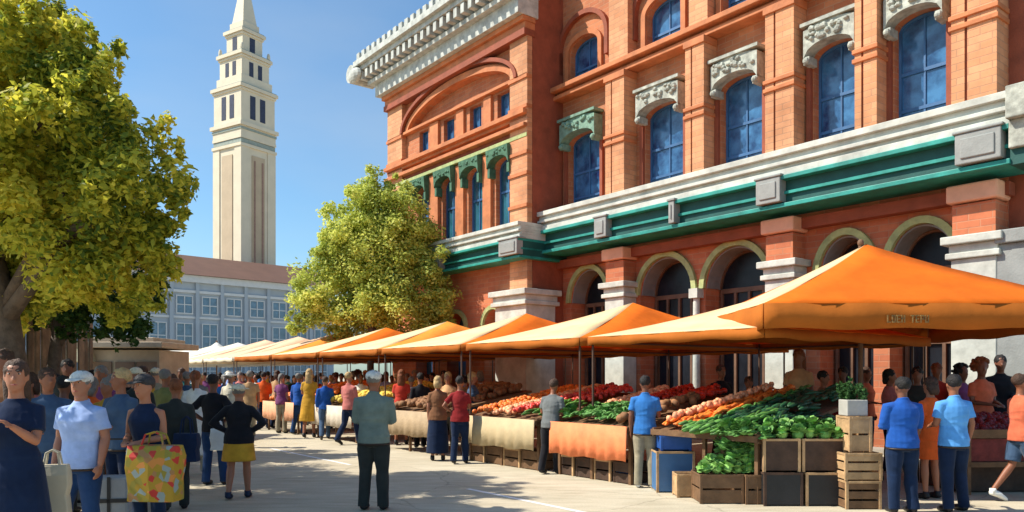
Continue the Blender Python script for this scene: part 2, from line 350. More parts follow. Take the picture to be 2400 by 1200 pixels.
# small scrollwork boxes
m = MB(); m.sb(5.62, 18.5, DM-.3, DM, 5.05, 5.3); 
B.part('brick_band', m, brickdark)
def cornice_band(s0, s1, D, blocks, zlo, zhi):
    """stepped white moulding over a teal boxed band; D = outer plane"""
    z = 0; Z = lambda q: zlo+(q-5.34)/(6.95-5.34)*(zhi-zlo)
    def zfix(m): m.v = [(x, y, Z(zz)) for x, y, zz in m.v]
    m = MB()
    m.sb(s0, s1, D, DM, z+6.78, z+6.95); m.sb(s0, s1, D+.10, DM, z+6.62, z+6.78); m.sb(s0, s1, D+.02, DM, z+6.52, z+6.62)
    m.sb(s0, s1, D+.14, DM, z+6.40, z+6.52); m.sb(s0, s1, D+.06, DM, z+6.22, z+6.40)
    zfix(m); B.part('cornice', m, whitestone, bevel=.012)
    m = MB(); m.sb(s0, s1, D+.0, DM, z+6.10, z+6.22); m.sb(s0, s1, D+.05, DM, z+5.34, z+5.46); zfix(m); B.part('teal_moulding', m, teal, bevel=.012)
    m = MB(); m.sb(s0, s1, D+.2, DM, z+5.46, z+6.10); zfix(m); B.part('teal_panel', m, tealdark)
    m = MB(); m.sb(s0, s1, D+.13, DM, z+5.72, z+5.80); zfix(m); B.part('teal_moulding', m, teal)
    for a, b in blocks:
        m = MB(); m.sb(a+.06, b-.06, D-.04, D+.3, z+5.50, z+6.20); m.sb(a+.16, b-.16, D-.07, D-.03, z+5.62, z+6.08); 
        
        m.sb(a+.02, b-.02, D-.07, D+.3, z+6.20, z+6.27)
        zfix(m); B.part('cornice_block', m, greystone2, bevel=.02)
cornice_band(5.35, 18.5, 15.4, [(15.35, 15.95), (12.9, 13.2), (9.85, 10.6), (5.4, 6.3)], 5.44, 6.75)
m = MB(); m.sb(4.9, 5.36, 15.25, 25, 6.2, 6.78); m.sb(5.0, 5.36, 15.4, 25, 5.7, 6.2); B.part('cornice', m, greystone, bevel=.02)
m = MB(); m.sb(5.1, 5.36, 15.5, 25, 5.42, 5.7); B.part('teal_moulding', m, tealdark)
m = MB(); m.sb(5.3, 5.76, DM+.05, 29, 4.35, 16.2); B.part('end_wall', m, brickdark)  # end face coloured dark, its shade painted into the brick
m = MB(); m.sb(5.2, 5.76, DP, 29, 0, 4.1); m.sb(5.1, 5.76, DP-.1, 29, 4.1, 4.35); B.part('end_pier', m, greystone2, bevel=.02)  # grey paints the shaded side of the white corner pier
# ---- projecting wing
WA, WB = 18.5, 27.3
cols = [(19.45, 20.35), (21.1, 21.95), (22.75, 23.6), (24.5, 25.3)]
wl = [(19.9, 21.0, .1, 3.3, .55), (22.1, 23.3, .1, 3.3, .55), (24.3, 25.5, .1, 3.3, .55)]
m = MB(); wall_open(m, WA, WB, 0, 5.9, DW, DW+.7, wl); B.part('lower_wall', m, brick2)
for a, b, zb, zt, rise in wl:
    h = MB(); arch_band(h, a+.001, b-.001, zt, rise-.001, .14, DW-.1, DW+.02); B.part('arch_trim', h, olive)
    h = MB(); h.sb(a, b, DW+.5, DW+.6, .1, zt+rise-.02); f = B.part('door', h, navyframe)
m = MB(); wall_open(m, WA, WB, 5.9, 9.3, DW, DW+.5, [(a, b, 6.5, 8.45, .3) for a, b in cols]); B.part('middle_wall', m, brick)
m = MB(); wall_open(m, WA, WB, 9.3, 11.0, DW, DW+.5, [(a+.08, b-.08, 10.0, 10.9, 0) for a, b in cols]); B.part('upper_wall', m, brick)
# attic wall with a wide shallow blind arch
m = MB(); wall_open(m, WA, WB, 11.0, 12.75, DW, DW+.25, [(19.35, 25.9, 11.0, 11.0, .95)], 24); m.sb(19.35, 25.9, DW+.26, DW+.5, 11.0, 12.7); B.part('attic_wall', m, brick)
m = MB(); arch_band(m, 19.35, 25.9, 11.0, .95, .22, DW-.14, DW, n=28); B.part('arch_moulding', m, terracotta)
m = MB(); arch_band(m, 19.1, 26.15, 11.05, 1.2, .14, DW-.26, DW, n=28); B.part('arch_moulding', m, brickdark)
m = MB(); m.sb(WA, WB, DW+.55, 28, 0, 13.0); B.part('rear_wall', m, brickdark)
m = MB(); m.sb(WA-.02, WA+.35, DW+.02, 28, 0, 14.9); B.part('end_wall', m, brickdark)  # wing side in dark brick: shade put into the colour
for i, (a, b) in enumerate(cols):
    window(a, b, 6.55, 8.45, .3, DW+.2, gl=tealglass, rows=(.6,), cols=1)
    window(a+.08, b-.08, 10.0, 10.88, .01, DW+.2, gl=blueglass, rows=(), cols=1)
    h = MB(); n = 10; c = (a+b)/2; hw = (b-a)/2+.13
    for k in range(n):
        p = c-hw+2*hw*k/n; q = p+2*hw/n
        f_ = lambda x: 8.45+.32*math.sqrt(max(0, 1-((x-c)/hw)**2))
        h.hexa([(-q,DW-.3,f_(q)),(-p,DW-.3,f_(p)),(-p,DW,f_(p)),(-q,DW,f_(q))], [(-q,DW-.34,9.02),(-p,DW-.34,9.02),(-p,DW,9.05),(-q,DW,9.05)])
    rr = random.Random(i+50)
    for k in range(10): h.ell((-(c+rr.uniform(-hw+.06, hw-.06)), DW-.3, rr.uniform(8.82, 8.97)), (.07, .06, .05), 7, 5)
    h.sb(c-hw, c-hw+.12, DW-.26, DW, 8.15, 8.45); h.sb(c+hw-.12, c+hw, DW-.26, DW, 8.15, 8.45)
    B.part('window_hood', h, mat('deep_green_stone', (.06, .15, .09), var=.35, scale=5, bump=.6, bscale=9))
    if i < 3:
        x = b+.05; y = cols[i+1][0]-.05
        h = MB(); h.sb(x+.1, y-.1, DW-.12, DW, 6.4, 9.02); h.sb(x+.12, y-.12, DW-.1, DW, 9.95, 10.95); B.part('pilaster', h, terracotta)
for z0, z1, p in ((9.08, 9.2, .22), (9.38, 9.5, .34), (9.2, 9.38, .12), (9.78, 9.92, .36), (9.68, 9.78, .2), (10.98, 11.08, .2)):
    m = MB(); m.sb(WA-.02, WB+.1, DW-p, DW, z0, z1); B.part('string_course', m, olive if z0 == 9.08 else (brickdark if p < .2 else terracotta), bevel=.01)
m = MB(); m.sb(WA-.03, 19.35, DW-.2, DW, 4.35, 12.4); B.part('pilaster', m, pilbrick)
m = MB(); m.sb(26.2, WB+.05, DW-.2, DW, 4.35, 12.4); B.part('pilaster', m, pilbrick)
for z in (6.9, 7.9, 8.55, 9.98, 10.9):
    for a_, b_ in ((WA-.06, 19.38), (26.17, WB+.08)): m = MB(); m.sb(a_, b_, DW-.25, DW-.02, z, z+.1); B.part('pilaster_band', m, terracotta)
m = MB(); m.sb(WA-.1, 20.0, DW-.3, DW+.9, .1, 3.85); B.part('pier', m, whitestone, bevel=.02)
m = MB(); m.sb(WA-.2, 20.1, DW-.42, DW+1, 3.85, 3.98); m.sb(WA-.15, 20.05, DW-.36, DW+.95, 3.98, 4.16); m.sb(WA-.25, 20.15, DW-.48, DW+1.05, 4.16, 4.34); B.part('capital', m, whitestone, bevel=.02)
cornice_band(WA-.2, WB+.3, 14.5, [(WA-.25, 19.3), (22.6, 23.1)], 5.25, 6.36)
# brown frieze + big grey top cornice with blocks
m = MB(); m.sb(WA-.05, WB+.1, DW-.3, DW+.1, 12.4, 12.62); m.sb(WA-.08, WB+.15, DW-.42, DW+.1, 12.62, 12.78); B.part('frieze', m, terracotta, bevel=.015)
m = MB(); m.sb(WA-.06, WB+.12, DW-.34, DW+.1, 12.2, 12.4); B.part('frieze', m, brickdark)
topg = mat('weathered_grey_cornice', (.42, .43, .40), var=.28, scale=4, bump=.6, bscale=8)
m = MB(); m.sb(WA-.1, WB+.3, DW-.62, DW+.2, 12.78, 13.25); m.sb(WA-.1, WB+.5, DW-.85, DW+.2, 13.25, 13.42); m.sb(WA-.1, WB+.7, DW-1.15, DW+.3, 13.80, 13.98); m.sb(WA-.1, WB+.9, DW-1.3, DW+.3, 13.98, 14.2)
m.sb(WA-.1, WB+.4, DW-.7, DW+.3, 13.42, 13.8)
x = WA
while x < WB+.5:
    m.sb(x, x+.2, DW-1.12, DW-.6, 13.45, 13.78); m.sb(x+.05, x+.3, DW-1.22, DW-.6, 14.2, 14.5); x += .42
m.sb(WA-.1, WB+.6, DW-1.0, DW+.3, 14.2, 14.4)
B.part('top_cornice', m, topg, bevel=.012)
m = MB(); m.tube([(-(WB+1.25), DW-1.25, 13.85), (-(WB+1.25), DW-.2, 13.85)], [.36, .36], 14); m.ell((-(WB+.9), DW-1.2, 13.7), (.5, .2, .3)); B.part('corner_scroll', m, topg)
m = MB(); m.sb(WA, WB+.2, DW, 28, 14.2, 14.35); B.part('roof', m, greystone2)
# ------------------------------------------------------------------ far hall and tower
hallwall = mat('blue_grey_plaster', (.38, .43, .48), var=.08, scale=.4, bump=0)
hallroof = mat('brown_roof_tiles', (.15, .075, .05), var=.1, scale=.6, bump=.1)
hallglass = glass_mat('hall_glass', (.09, .16, .24), .15)
H = Thing('ferry_hall', 'long pale hall with a low brown roof at the far end of the street', 'building', frame=(-34.6, 89, 0), rot=R(45))
m = MB(); m.box(-45, 16, 0, 16, 0, 12.6); H.part('wall', m, hallwall)
m = MB(); m.ring([[(-46, -.9, 13.0), (-46, 17, 13.0), (-46, 9, 16.4), (-46, 7.5, 16.4)], [(17, -.9, 13.0), (17, 17, 13.0), (17, 9, 16.4), (17, 7.5, 16.4)]]); H.part('roof', m, hallroof)
m = MB(); m.box(-45.5, 16.5, -.5, 0, 12.2, 12.99); m.box(-45.5, 16.5, -.25, 0, 11.0, 11.3); m.box(-45, 16, -.15, 0, 8.1, 8.35); H.part('eaves', m, mat('pale_eaves', (.62, .63, .63), var=.05, bump=0))
x = -42
while x < 15:
    for z0, z1 in ((8.6, 10.7), (4.6, 7.6), (.9, 3.4)):
        m = MB(); t = .12
        m.box(x, x+t, -.12, .02, z0, z1); m.box(x+1.9-t, x+1.9, -.12, .02, z0, z1); m.box(x+t, x+1.9-t, -.12, .02, z1-t, z1); m.box(x+t, x+1.9-t, -.12, .02, z0, z0+t)
        m.box(x+.9, x+1.0, -.1, .02, z0+t, z1-t); m.box(x+t, x+1.9-t, -.09, .02, (z0+z1)/2-.05, (z0+z1)/2+.05)
        f = H.part('window', m, MATS['pale_eaves'])
        m = MB(); m.box(x+.05, x+1.85, -.03, -.005, z0+.05, z1-.05); H.part('pane', m, hallglass, f)
    m = MB(); m.box(x-.75, x-.35, -.3, 0, 0, 12.2); H.part('pilaster', m, hallwall)
    x += 2.9
ivory = mat('ivory_stone', (.70, .61, .46), var=.06, scale=.5, bump=.05)
tan = mat('tan_stone_panel', (.52, .40, .27), var=.08, scale=.5, bump=.05)
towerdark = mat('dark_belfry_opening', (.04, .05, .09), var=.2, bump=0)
towerteal = mat('green_grey_ledge', (.30, .34, .30), var=.15, bump=0)
W = 6.0
T = Thing('clock_tower', 'tall ivory stone tower with dark belfry openings behind the brown roof', 'tower', frame=(-37.05, 105, 0), rot=R(58), org=(0,0,0))
def tbox(m, ins, z0, z1): m.box(ins, W-ins, ins, W-ins, z0, z1)
m = MB(); tbox(m, .12, 0, 34.2)
for a, b in ((0, 1.4), (W-1.4, W)):
    for c, d in ((0, 1.4), (W-1.4, W)): m.box(a, b, c, d, 0, 33.2)
T.part('shaft', m, ivory)
m = MB()
m.box(.02, .12, 1.9, W-1.9, 4, 32.2); m.box(1.9, W-1.9, .02, .12, 4, 32.2); T.part('recessed_panel', m, tan)
m = MB()
for x in (2.2, 3.55): m.box(x, x+.25, -.06, .015, 4, 31.5)
T.part('rib', m, mat('brown_rib', (.33, .20, .15), bump=0))
m = MB(); tbox(m, -.12, 33.2, 33.6); tbox(m, -.05, 34.3, 34.7); tbox(m, .0, 34.7, 36.0); tbox(m, -.3, 36.0, 36.5); T.part('ledge', m, ivory)
m = MB(); tbox(m, .05, 33.7, 34.25); tbox(m, -.1, 35.5, 35.8); T.part('ledge', m, towerteal)
def belfry(ins, z0, z1, cols_, w_, top, name='belfry'):
    m = MB(); tbox(m, ins, z0, z1); T.part(name, m, ivory)
    for c in cols_:
        for face in (0, 1):
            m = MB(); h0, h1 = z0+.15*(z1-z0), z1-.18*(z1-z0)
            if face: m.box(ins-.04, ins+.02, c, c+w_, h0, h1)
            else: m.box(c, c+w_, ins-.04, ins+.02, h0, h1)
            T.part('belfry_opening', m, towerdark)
    m = MB(); tbox(m, ins-.35, z1, z1+.45); tbox(m, ins-.15, z1-.35, z1-.05); T.part('ledge', m, ivory)
    m = MB(); tbox(m, ins-.2, z1+.45, z1+.6); T.part('ledge', m, towerteal)
belfry(.1, 36.5, 41.3, (1.6, 3.3), .9, 1)
belfry(.65, 41.9, 46.1, (1.9, 3.4), .7, 1)
m = MB(); tbox(m, .35, 41.9, 43.2); T.part('parapet', m, ivory)
belfry(1.3, 46.7, 49.6, (2.5,), .9, 1)
m = MB()
for x in (.7, W-.7):
    for y in (.7, W-.7): m.ell((x, y, 47.0), (.25, .25, .7), 8, 6)
T.part('urn', m, ivory)
m = MB(); tbox(m, 1.6, 50.2, 51.3); m.ring([[(1.8, 1.8, 51.3), (W-1.8, 1.8, 51.3), (W-1.8, W-1.8, 51.3), (1.8, W-1.8, 51.3)], [(2.6, 2.6, 57), (W-2.6, 2.6, 57), (W-2.6, W-2.6, 57), (2.6, W-2.6, 57)]]); m.tube([(3, 3, 57), (3, 3, 62)], [.2, .03], 8)
T.part('spire', m, ivory)
# ------------------------------------------------------------------ foliage
def leaf_mat(name, stops, trans=.35):
    m = bpy.data.materials.new(name); m.use_nodes = True
    N, L = nt(m); b = N['Principled BSDF']; b.inputs['Roughness'].default_value = .6; b.inputs['Specular IOR Level'].default_value = .25
    ge = N.new('ShaderNodeNewGeometry'); tc = N.new('ShaderNodeTexCoord'); no = N.new('ShaderNodeTexNoise'); no.inputs['Scale'].default_value = .9; no.inputs['Detail'].default_value = 3
    L.new(tc.outputs['Object'], no.inputs['Vector'])
    mx = N.new('ShaderNodeMath'); mx.operation = 'MULTIPLY_ADD'; mx.inputs[1].default_value = .5; L.new(ge.outputs['Random Per Island'], mx.inputs[0])
    sc = N.new('ShaderNodeMapRange'); sc.inputs['From Min'].default_value = .3; sc.inputs['From Max'].default_value = .7; sc.inputs['To Max'].default_value = .5
    L.new(no.outputs['Fac'], sc.inputs['Value']); L.new(sc.outputs[0], mx.inputs[2])
    rp = N.new('ShaderNodeValToRGB'); L.new(mx.outputs[0], rp.inputs[0]); e = rp.color_ramp.elements
    for i, (p, c) in enumerate(stops):
        q = e[i] if i < 2 else e.new(p)
        q.position = p; q.color = (*c, 1)
    L.new(rp.outputs[0], b.inputs['Base Color'])
    tr = N.new('ShaderNodeBsdfTranslucent'); L.new(rp.outputs[0], tr.inputs['Color'])
    ms = N.new('ShaderNodeMixShader'); ms.inputs[0].default_value = trans
    L.new(b.outputs[0], ms.inputs[1]); L.new(tr.outputs[0], ms.inputs[2]); L.new(ms.outputs[0], N['Material Output'].inputs['Surface'])
    return m
bark = mat('bark', (.10, .07, .05), var=.4, scale=8, bump=1, bscale=14)
def crown_mesh(clumps, per, size, rnd, org, fill=(.16, .36), shell=.45):
    V = []; F = []
    for (cx, cy, cz, r) in clumps:
        n = int(per*r*r)
        sub = [(Vector((rnd.gauss(0, 1), rnd.gauss(0, 1), rnd.gauss(0, 1))).normalized()*r*rnd.uniform(shell, 1.0), rnd.uniform(*fill)*r) for _ in range(int(16+7*r*r))]
        for i in range(n):
            sc_, sr = rnd.choice(sub)
            d = Vector((rnd.gauss(0, 1), rnd.gauss(0, 1), rnd.gauss(0, .75))); d.normalize()
            p = Vector((cx, cy, cz))+sc_+d*sr*(rnd.random()**.45)
            p.z += (rnd.random()-.6)*.1
            a = Vector((rnd.gauss(0, 1), rnd.gauss(0, 1), rnd.gauss(0, .6))).normalized()
            nn = (d*.8+Vector((rnd.gauss(0, .6), rnd.gauss(0, .6), rnd.gauss(.5, .6)))).normalized()
            a = (a-nn*a.dot(nn))
            if a.length < 1e-3: continue
            a.normalize(); b_ = nn.cross(a); s_ = size*rnd.uniform(.6, 1.35)
            k = len(V); p = p-org
            V += [p-a*s_, p+b_*s_*.5-a*s_*.1, p+a*s_, p-b_*s_*.5-a*s_*.1]; F.append((k, k+1, k+2, k+3))
    me = bpy.data.meshes.new('crown'); me.from_pydata(V, [], F); me.update(); return me
def tree(name, label, base, trunk, limbs, clumps, per, size, lm_, seed, group=None, fill=(.16, .36), shell=.45):
    rnd = random.Random(seed); org = Vector(base)
    e = bpy.data.objects.new(name, None); COL.objects.link(e); e.location = org; tag(e, label, 'tree', group)
    m = MB(); pts, rad = trunk
    m.tube([Vector(p)-org for p in pts], rad, 12); 
    for st, en in limbs:
        st = Vector(st)-org; en = Vector(en)-org; md = (st+en)/2+Vector((rnd.uniform(-.2, .2), rnd.uniform(-.2, .2), .15))
        r0 = rad[-1]*.8; m.tube([st, md, en], [r0, r0*.65, r0*.3], 8)
        for k in range(3):
            t = rnd.uniform(.35, .9); q = st.lerp(en, t)
            m.tube([q, q+Vector((rnd.uniform(-.7, .7), rnd.uniform(-.7, .7), rnd.uniform(.3, .9)))], [r0*.35, r0*.12], 6)
    m.smooth = True; o = link('trunk', m.mesh('trunk', bark), e)
    me = crown_mesh(clumps, per, size, rnd, org, fill, shell); me.materials.append(lm_); link('crown', me, e)
    return e
def cl(px, py, rpx, Y): x, y, z = at(px, Y, py); return (x, y, z, rpx/1800*Y)
leafA = leaf_mat('yellow_green_leaves', [(.0, (.03, .07, .015)), (1.0, (.98, .80, .12)), (.25, (.14, .21, .03)), (.52, (.56, .55, .06))], .55)
leafB = leaf_mat('olive_leaves', [(.0, (.035, .075, .015)), (1.0, (.95, .92, .26)), (.2, (.34, .42, .09)), (.6, (.60, .64, .13))], .5)
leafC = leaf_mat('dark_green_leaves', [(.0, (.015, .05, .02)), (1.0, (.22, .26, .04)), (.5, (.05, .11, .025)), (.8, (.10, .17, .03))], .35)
YT = 9.2
c1 = [cl(-60, 60, 200, YT), cl(90, 120, 120, YT-.3), cl(-40, 330, 230, YT), cl(120, 300, 170, YT-.4), cl(230, 250, 90, YT-.7), cl(160, 480, 190, YT-.2), cl(300, 420, 125, YT-.5),
      cl(360, 350, 62, YT-.3), cl(400, 480, 60, YT), cl(350, 540, 70, YT+.2), cl(20, 540, 170, YT+.4), cl(60, 10, 60, YT-.6), cl(190, 90, 45, YT-.5), cl(250, 170, 50, YT-.6), cl(180, 620, 120, YT+.3), cl(-200, 350, 260, YT+.5), cl(-150, 100, 200, YT+1), cl(-120, 560, 160, YT+.6),
      cl(150, 280, 170, 11.6), cl(-60, 200, 240, 11.8), cl(260, 440, 110, 11.4), cl(80, 520, 150, 11.8), cl(-330, 200, 240, 8), cl(-330, 450, 220, 7.2), cl(-300, 60, 220, 10.5), cl(-330, 300, 220, 12.6), cl(60, 40, 110, 11.5), cl(170, 120, 105, 10.6), cl(110, 190, 140, 12.1), cl(-80, 480, 200, 13.4), cl(330, 620, 80, YT+.4), cl(150, 690, 80, YT+.8), cl(345, 690, 46, YT+.3), cl(385, 600, 36, YT+.2), cl(60, 720, 60, YT+1.2), cl(240, 700, 70, YT+.6), cl(90, 640, 100, YT+.8), cl(-60, 640, 120, YT+.6), cl(430, 425, 26, YT), cl(275, 110, 22, YT-.4), cl(390, 290, 22, YT-.2), cl(415, 535, 22, YT+.1)]  # hidden and off-screen clumps added to widen the shadow on the street
X0, Y0_ = at(25, 9.6)
tree('plane_tree', 'big yellow green plane tree filling the upper left over the shaded crowd', (X0, Y0_, 0),
     ([(X0, Y0_, 0), (X0+.05, Y0_, 1.4), (X0-.1, Y0_, 2.5), (X0-.25, Y0_-.1, 3.4)], [.24, .19, .17, .14]),
     [((X0-.1, Y0_, 2.4), at(200, 9.2, 480)), ((X0-.2, Y0_, 3.0), at(60, 9, 250)), ((X0-.25, Y0_, 3.4), at(-150, 9.6, 250)), ((X0-.1, Y0_, 2.3), at(300, 9, 420)), ((X0-.2, Y0_, 2.8), at(-150, 10, 500))],
     c1, 7000, .048, leafA, 3, fill=(.18, .40))
# dark tree behind it
Y2 = 15.5; X2, Y2_ = at(120, Y2)
c2 = [cl(120, 600, 150, Y2), cl(230, 640, 120, Y2-.3), cl(300, 610, 85, Y2), cl(40, 620, 130, Y2+.5), cl(280, 720, 80, Y2+.2), cl(340, 650, 50, Y2), cl(200, 540, 130, Y2+.4), cl(310, 765, 38, Y2), cl(190, 700, 60, Y2), cl(130, 700, 80, Y2), cl(240, 745, 55, Y2), cl(60, 720, 70, Y2+.4), cl(350, 700, 40, Y2), cl(170, 770, 40, Y2), cl(260, 790, 30, Y2)]
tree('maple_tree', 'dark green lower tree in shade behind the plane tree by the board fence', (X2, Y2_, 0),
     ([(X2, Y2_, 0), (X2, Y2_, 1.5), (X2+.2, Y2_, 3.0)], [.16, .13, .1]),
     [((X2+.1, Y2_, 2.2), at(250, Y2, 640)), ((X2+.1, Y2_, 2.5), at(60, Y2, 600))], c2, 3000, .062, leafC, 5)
# middle tree beside the wing
Y3 = 27.0; X3, Y3_ = street(24.0, 12.5)
c3 = [cl(820, 620, 90, Y3+.5), cl(900, 600, 110, Y3+.6), cl(720, 690, 45, Y3), cl(1010, 560, 50, Y3), cl(890, 480, 60, Y3+.4), cl(870, 720, 90, Y3), cl(870, 560, 95, Y3), cl(850, 470, 62, Y3), cl(940, 520, 80, Y3), cl(990, 610, 78, Y3), cl(880, 660, 95, Y3-.4), cl(780, 650, 75, Y3), cl(800, 560, 55, Y3), cl(740, 720, 62, Y3-.2), cl(830, 740, 60, Y3), cl(960, 710, 80, Y3-.5), cl(1020, 680, 52, Y3-.3),
      cl(870, 415, 26, Y3), cl(690, 760, 30, Y3), cl(770, 490, 24, Y3), cl(935, 445, 34, Y3), cl(760, 590, 34, Y3), cl(1040, 740, 36, Y3-.4), cl(900, 780, 40, Y3-.3), cl(790, 775, 36, Y3)]
tree('street_tree', 'rounded light green tree behind the orange tents at the brick building corner', (X3, Y3_, 0),
     ([(X3, Y3_, 0), (X3, Y3_, 2), (X3+.1, Y3_, 4.2)], [.14, .12, .1]),
     [((X3, Y3_, 3), at(960, Y3, 600)), ((X3, Y3_, 3.2), at(800, Y3, 620)), ((X3, Y3_, 4), at(870, Y3, 500))], c3, 3800, .066, leafB, 9, fill=(.24, .46), shell=.3)
# board fence left
fence = Thing('board_fence', 'tall brown fence of upright boards in the shade beneath the left trees', 'fence')
wd = mat('weathered_boards', (.19, .135, .09), var=.35, scale=3, bump=.5, rough=.85, island=.35)
m = MB(); p0 = Vector((-9.4, 12.0, 0)); p1 = Vector((-10.3, 18.8, 0)); n = 34; dr = (p1-p0)/n; nd = Vector((dr.y, -dr.x, 0)).normalized()
rf = random.Random(2)
for k in range(n):
    a = p0+dr*k; b = a+dr*.86; o_ = nd*(.05 if k % 3 == 0 else rf.uniform(-.01, .02)); h = 3.0+rf.uniform(-.06, .06)
    t_ = nd*-.04
    m.hexa([a+o_+t_, b+o_+t_, b+o_, a+o_], [v+Vector((0, 0, h)) for v in (a+o_+t_, b+o_+t_, b+o_, a+o_)])
fence.part('boards', m, wd)
m = MB()
for k in range(0, n+1, 6):
    a = p0+dr*k-nd*.1; m.box(a.x-.06, a.x+.06, a.y-.06, a.y+.06, 0, 3.1)
fence.part('posts', m, mat('fence_post_wood', (.12, .09, .07)))
# kiosk
K = Thing('market_kiosk', 'beige wooden kiosk with a flat roof and brown window panels behind the left crowd', 'kiosk', org=(-10, 20, 0), frame=(0, 0, 0))
kb = mat('beige_kiosk_board', (.42, .34, .25), var=.15); kd = mat('brown_kiosk_panel', (.18, .12, .085), var=.2)
m = MB(); m.box(-10.9, -9.0, 19.6, 21.4, 0, 2.3); K.part('wall', m, kb)
m = MB(); m.box(-11.0, -8.8, 19.3, 21.6, 2.35, 2.5); m.box(-10.7, -9.1, 19.5, 21.4, 2.5, 2.62); K.part('roof', m, kb, bevel=.02)
for x0, x1 in ((-10.8, -10.2), (-10.1, -9.62), (-9.55, -9.05)):
    m = MB(); m.box(x0, x1, 19.55, 19.58, 1.1, 2.0); K.part('window', m, kd)
m = MB(); m.ring([[(-11.6, 19.2, 2.0), (-10.6, 19.2, 2.0), (-10.75, 19.4, 2.42), (-11.2, 19.4, 2.38)], [(-11.6, 21, 2.0), (-10.6, 21, 2.0), (-10.75, 20.8, 2.42), (-11.2, 20.8, 2.38)]]); K.part('awning', m, mat('olive_canvas', (.40, .38, .26), bump=.3))
# ------------------------------------------------------------------ tents
def canvas(name, col, tr=.25): return mat(name, col, rough=.85, var=.13, scale=1.6, bump=.6, bscale=4, spec=.2, trans=tr)
orange = canvas('orange_canvas', (.78, .17, .012)); cream = canvas('sunlit_cream_canvas', (.97, .69, .40)); rust = canvas('rust_valance_canvas', (.42, .12, .015), .1)  # cream paints strong sun on street-side panels of the orange tents
palecream = canvas('ivory_canvas', (.86, .76, .58)); pink = canvas('peach_canvas', (.90, .60, .40)); white = canvas('white_canvas', (.82, .80, .74)); amber = canvas('amber_canvas', (.90, .32, .05))
polem = mat('tent_pole_metal', (.10, .06, .045), rough=.5, metal=.3)
woodpole = mat('brown_pole_wood', (.17, .09, .05), var=.2)
def sag_panel(a, b, c, sag=.06, n=10):
    """triangular canopy panel a,b at the eave, c at the peak, slightly hollow, with thickness"""
    V = []; F = []; a, b, c = map(Vector, (a, b, c)); nrm = (b-a).cross(c-a).normalized()
    if nrm.z < 0: nrm = -nrm
    idx = {}
    for i in range(n+1):
        for j in range(n+1-i):
            u, v = i/n, j/n; p = a*(1-u-v)+b*u+c*v
            p = p-Vector((0, 0, 1))*sag*4*(v*(1-v))*1.0+nrm*.05*math.sin(u*11+v*4)*(1-v)*v*u*2
            idx[(i, j)] = len(V); V.append(p)
    for i in range(n):
        for j in range(n-i):
            F.append((idx[(i, j)], idx[(i+1, j)], idx[(i, j+1)]))
            if i+j < n-1: F.append((idx[(i+1, j)], idx[(i+1, j+1)], idx[(i, j+1)]))
    mb = MB(); mb.add(V, F); mb.smooth = True; return mb
def valance(a, b, z1, z0, n=24, amp=.012):
    a, b = Vector((*a, 0)), Vector((*b, 0)); mb = MB(); V = []; F = []
    out = Vector(((b-a).y, -(b-a).x, 0)).normalized()
    for k in range(n+1):
        p = a.lerp(b, k/n)+out*amp*math.sin(k*1.1)
        V += [p+Vector((0, 0, z1)), p+Vector((0, 0, z0+.015*math.sin(k*.8)))+out*.01]
    for k in range(n): F.append((2*k, 2*k+1, 2*k+3, 2*k+2))
    mb.add(V, F); mb.smooth = True; return mb
def tent(label, frame, rot, x0, x1, y0, y1, ze, zp, mats, vd=.32, group=None, name='market_tent', centre_pole=False, poles=True, near_pole=True, px_=None, sag=.06, cat='tent'):
    """x0..x1 right-left in frame, y0..y1 depth. mats: near(-y... ) dict"""
    cx, cy = (x0+x1)/2, (y0+y1)/2
    T = Thing(name, label, cat, frame=frame, rot=rot, org=(cx, cy, 0), group=group)
    P = [(x0, y0, ze), (x1, y0, ze), (x1, y1, ze), (x0, y1, ze)]; pk = (cx if px_ is None else px_, cy, zp)
    for k in range(4):
        a, b = P[k], P[(k+1) % 4]
        o = T.part('canopy_panel', sag_panel(a, b, pk, sag), mats[k][0])
        s_ = o.modifiers.new('s', 'SOLIDIFY'); s_.thickness = .008
        o = T.part('valance', valance(a[:2], b[:2], ze-.002, ze-vd), mats[k][1])
        s_ = o.modifiers.new('s', 'SOLIDIFY'); s_.thickness = .006
    if centre_pole:
        m = MB(); m.tube([(cx, cy, 0), (cx, cy, zp-.03)], [.04, .035], 10); m.ell((cx, cy, zp+.02), (.05, .05, .06)); T.part('pole', m, woodpole)
        m = MB(); m.tube([(cx, cy, .05), (cx, cy, .12)], [.3, .26], 16); m.tube([(cx, cy, 0), (cx, cy, .05)], [.34, .34], 16); T.part('base', m, mat('cast_base', (.08, .08, .08)))
        for k in range(4):
            m = MB(); a = Vector(P[k])-Vector((0, 0, .05)); q = Vector(pk)-Vector((0, 0, .16)); m.tube([q, q.lerp(a, .5)-Vector((0,0,sag)), q.lerp(a, .97)], .018, 6); T.part('rib', m, woodpole)
    if poles:
        for x, y in ((x0+.06, y0+.06), (x1-.06, y0+.06 if near_pole else y1-.5), (x1-.06, y1-.06), (x0+.06, y1-.06)):
            m = MB(); m.box(x-.014, x+.014, y-.014, y+.014, 0, ze); T.part('pole', m, polem)
        m = MB()
        for a, b in ((P[0], P[1]), (P[1], P[2]), (P[2], P[3]), (P[3], P[0])):
            a = Vector(a)-Vector((0, 0, .09)); b = Vector(b)-Vector((0, 0, .09)); i_ = Vector((cx, cy, ze-.09)); a = a.lerp(i_, .04); b = b.lerp(i_, .04); m.tube([a, b], .02, 6)
        T.part('frame', m, polem)
    return T
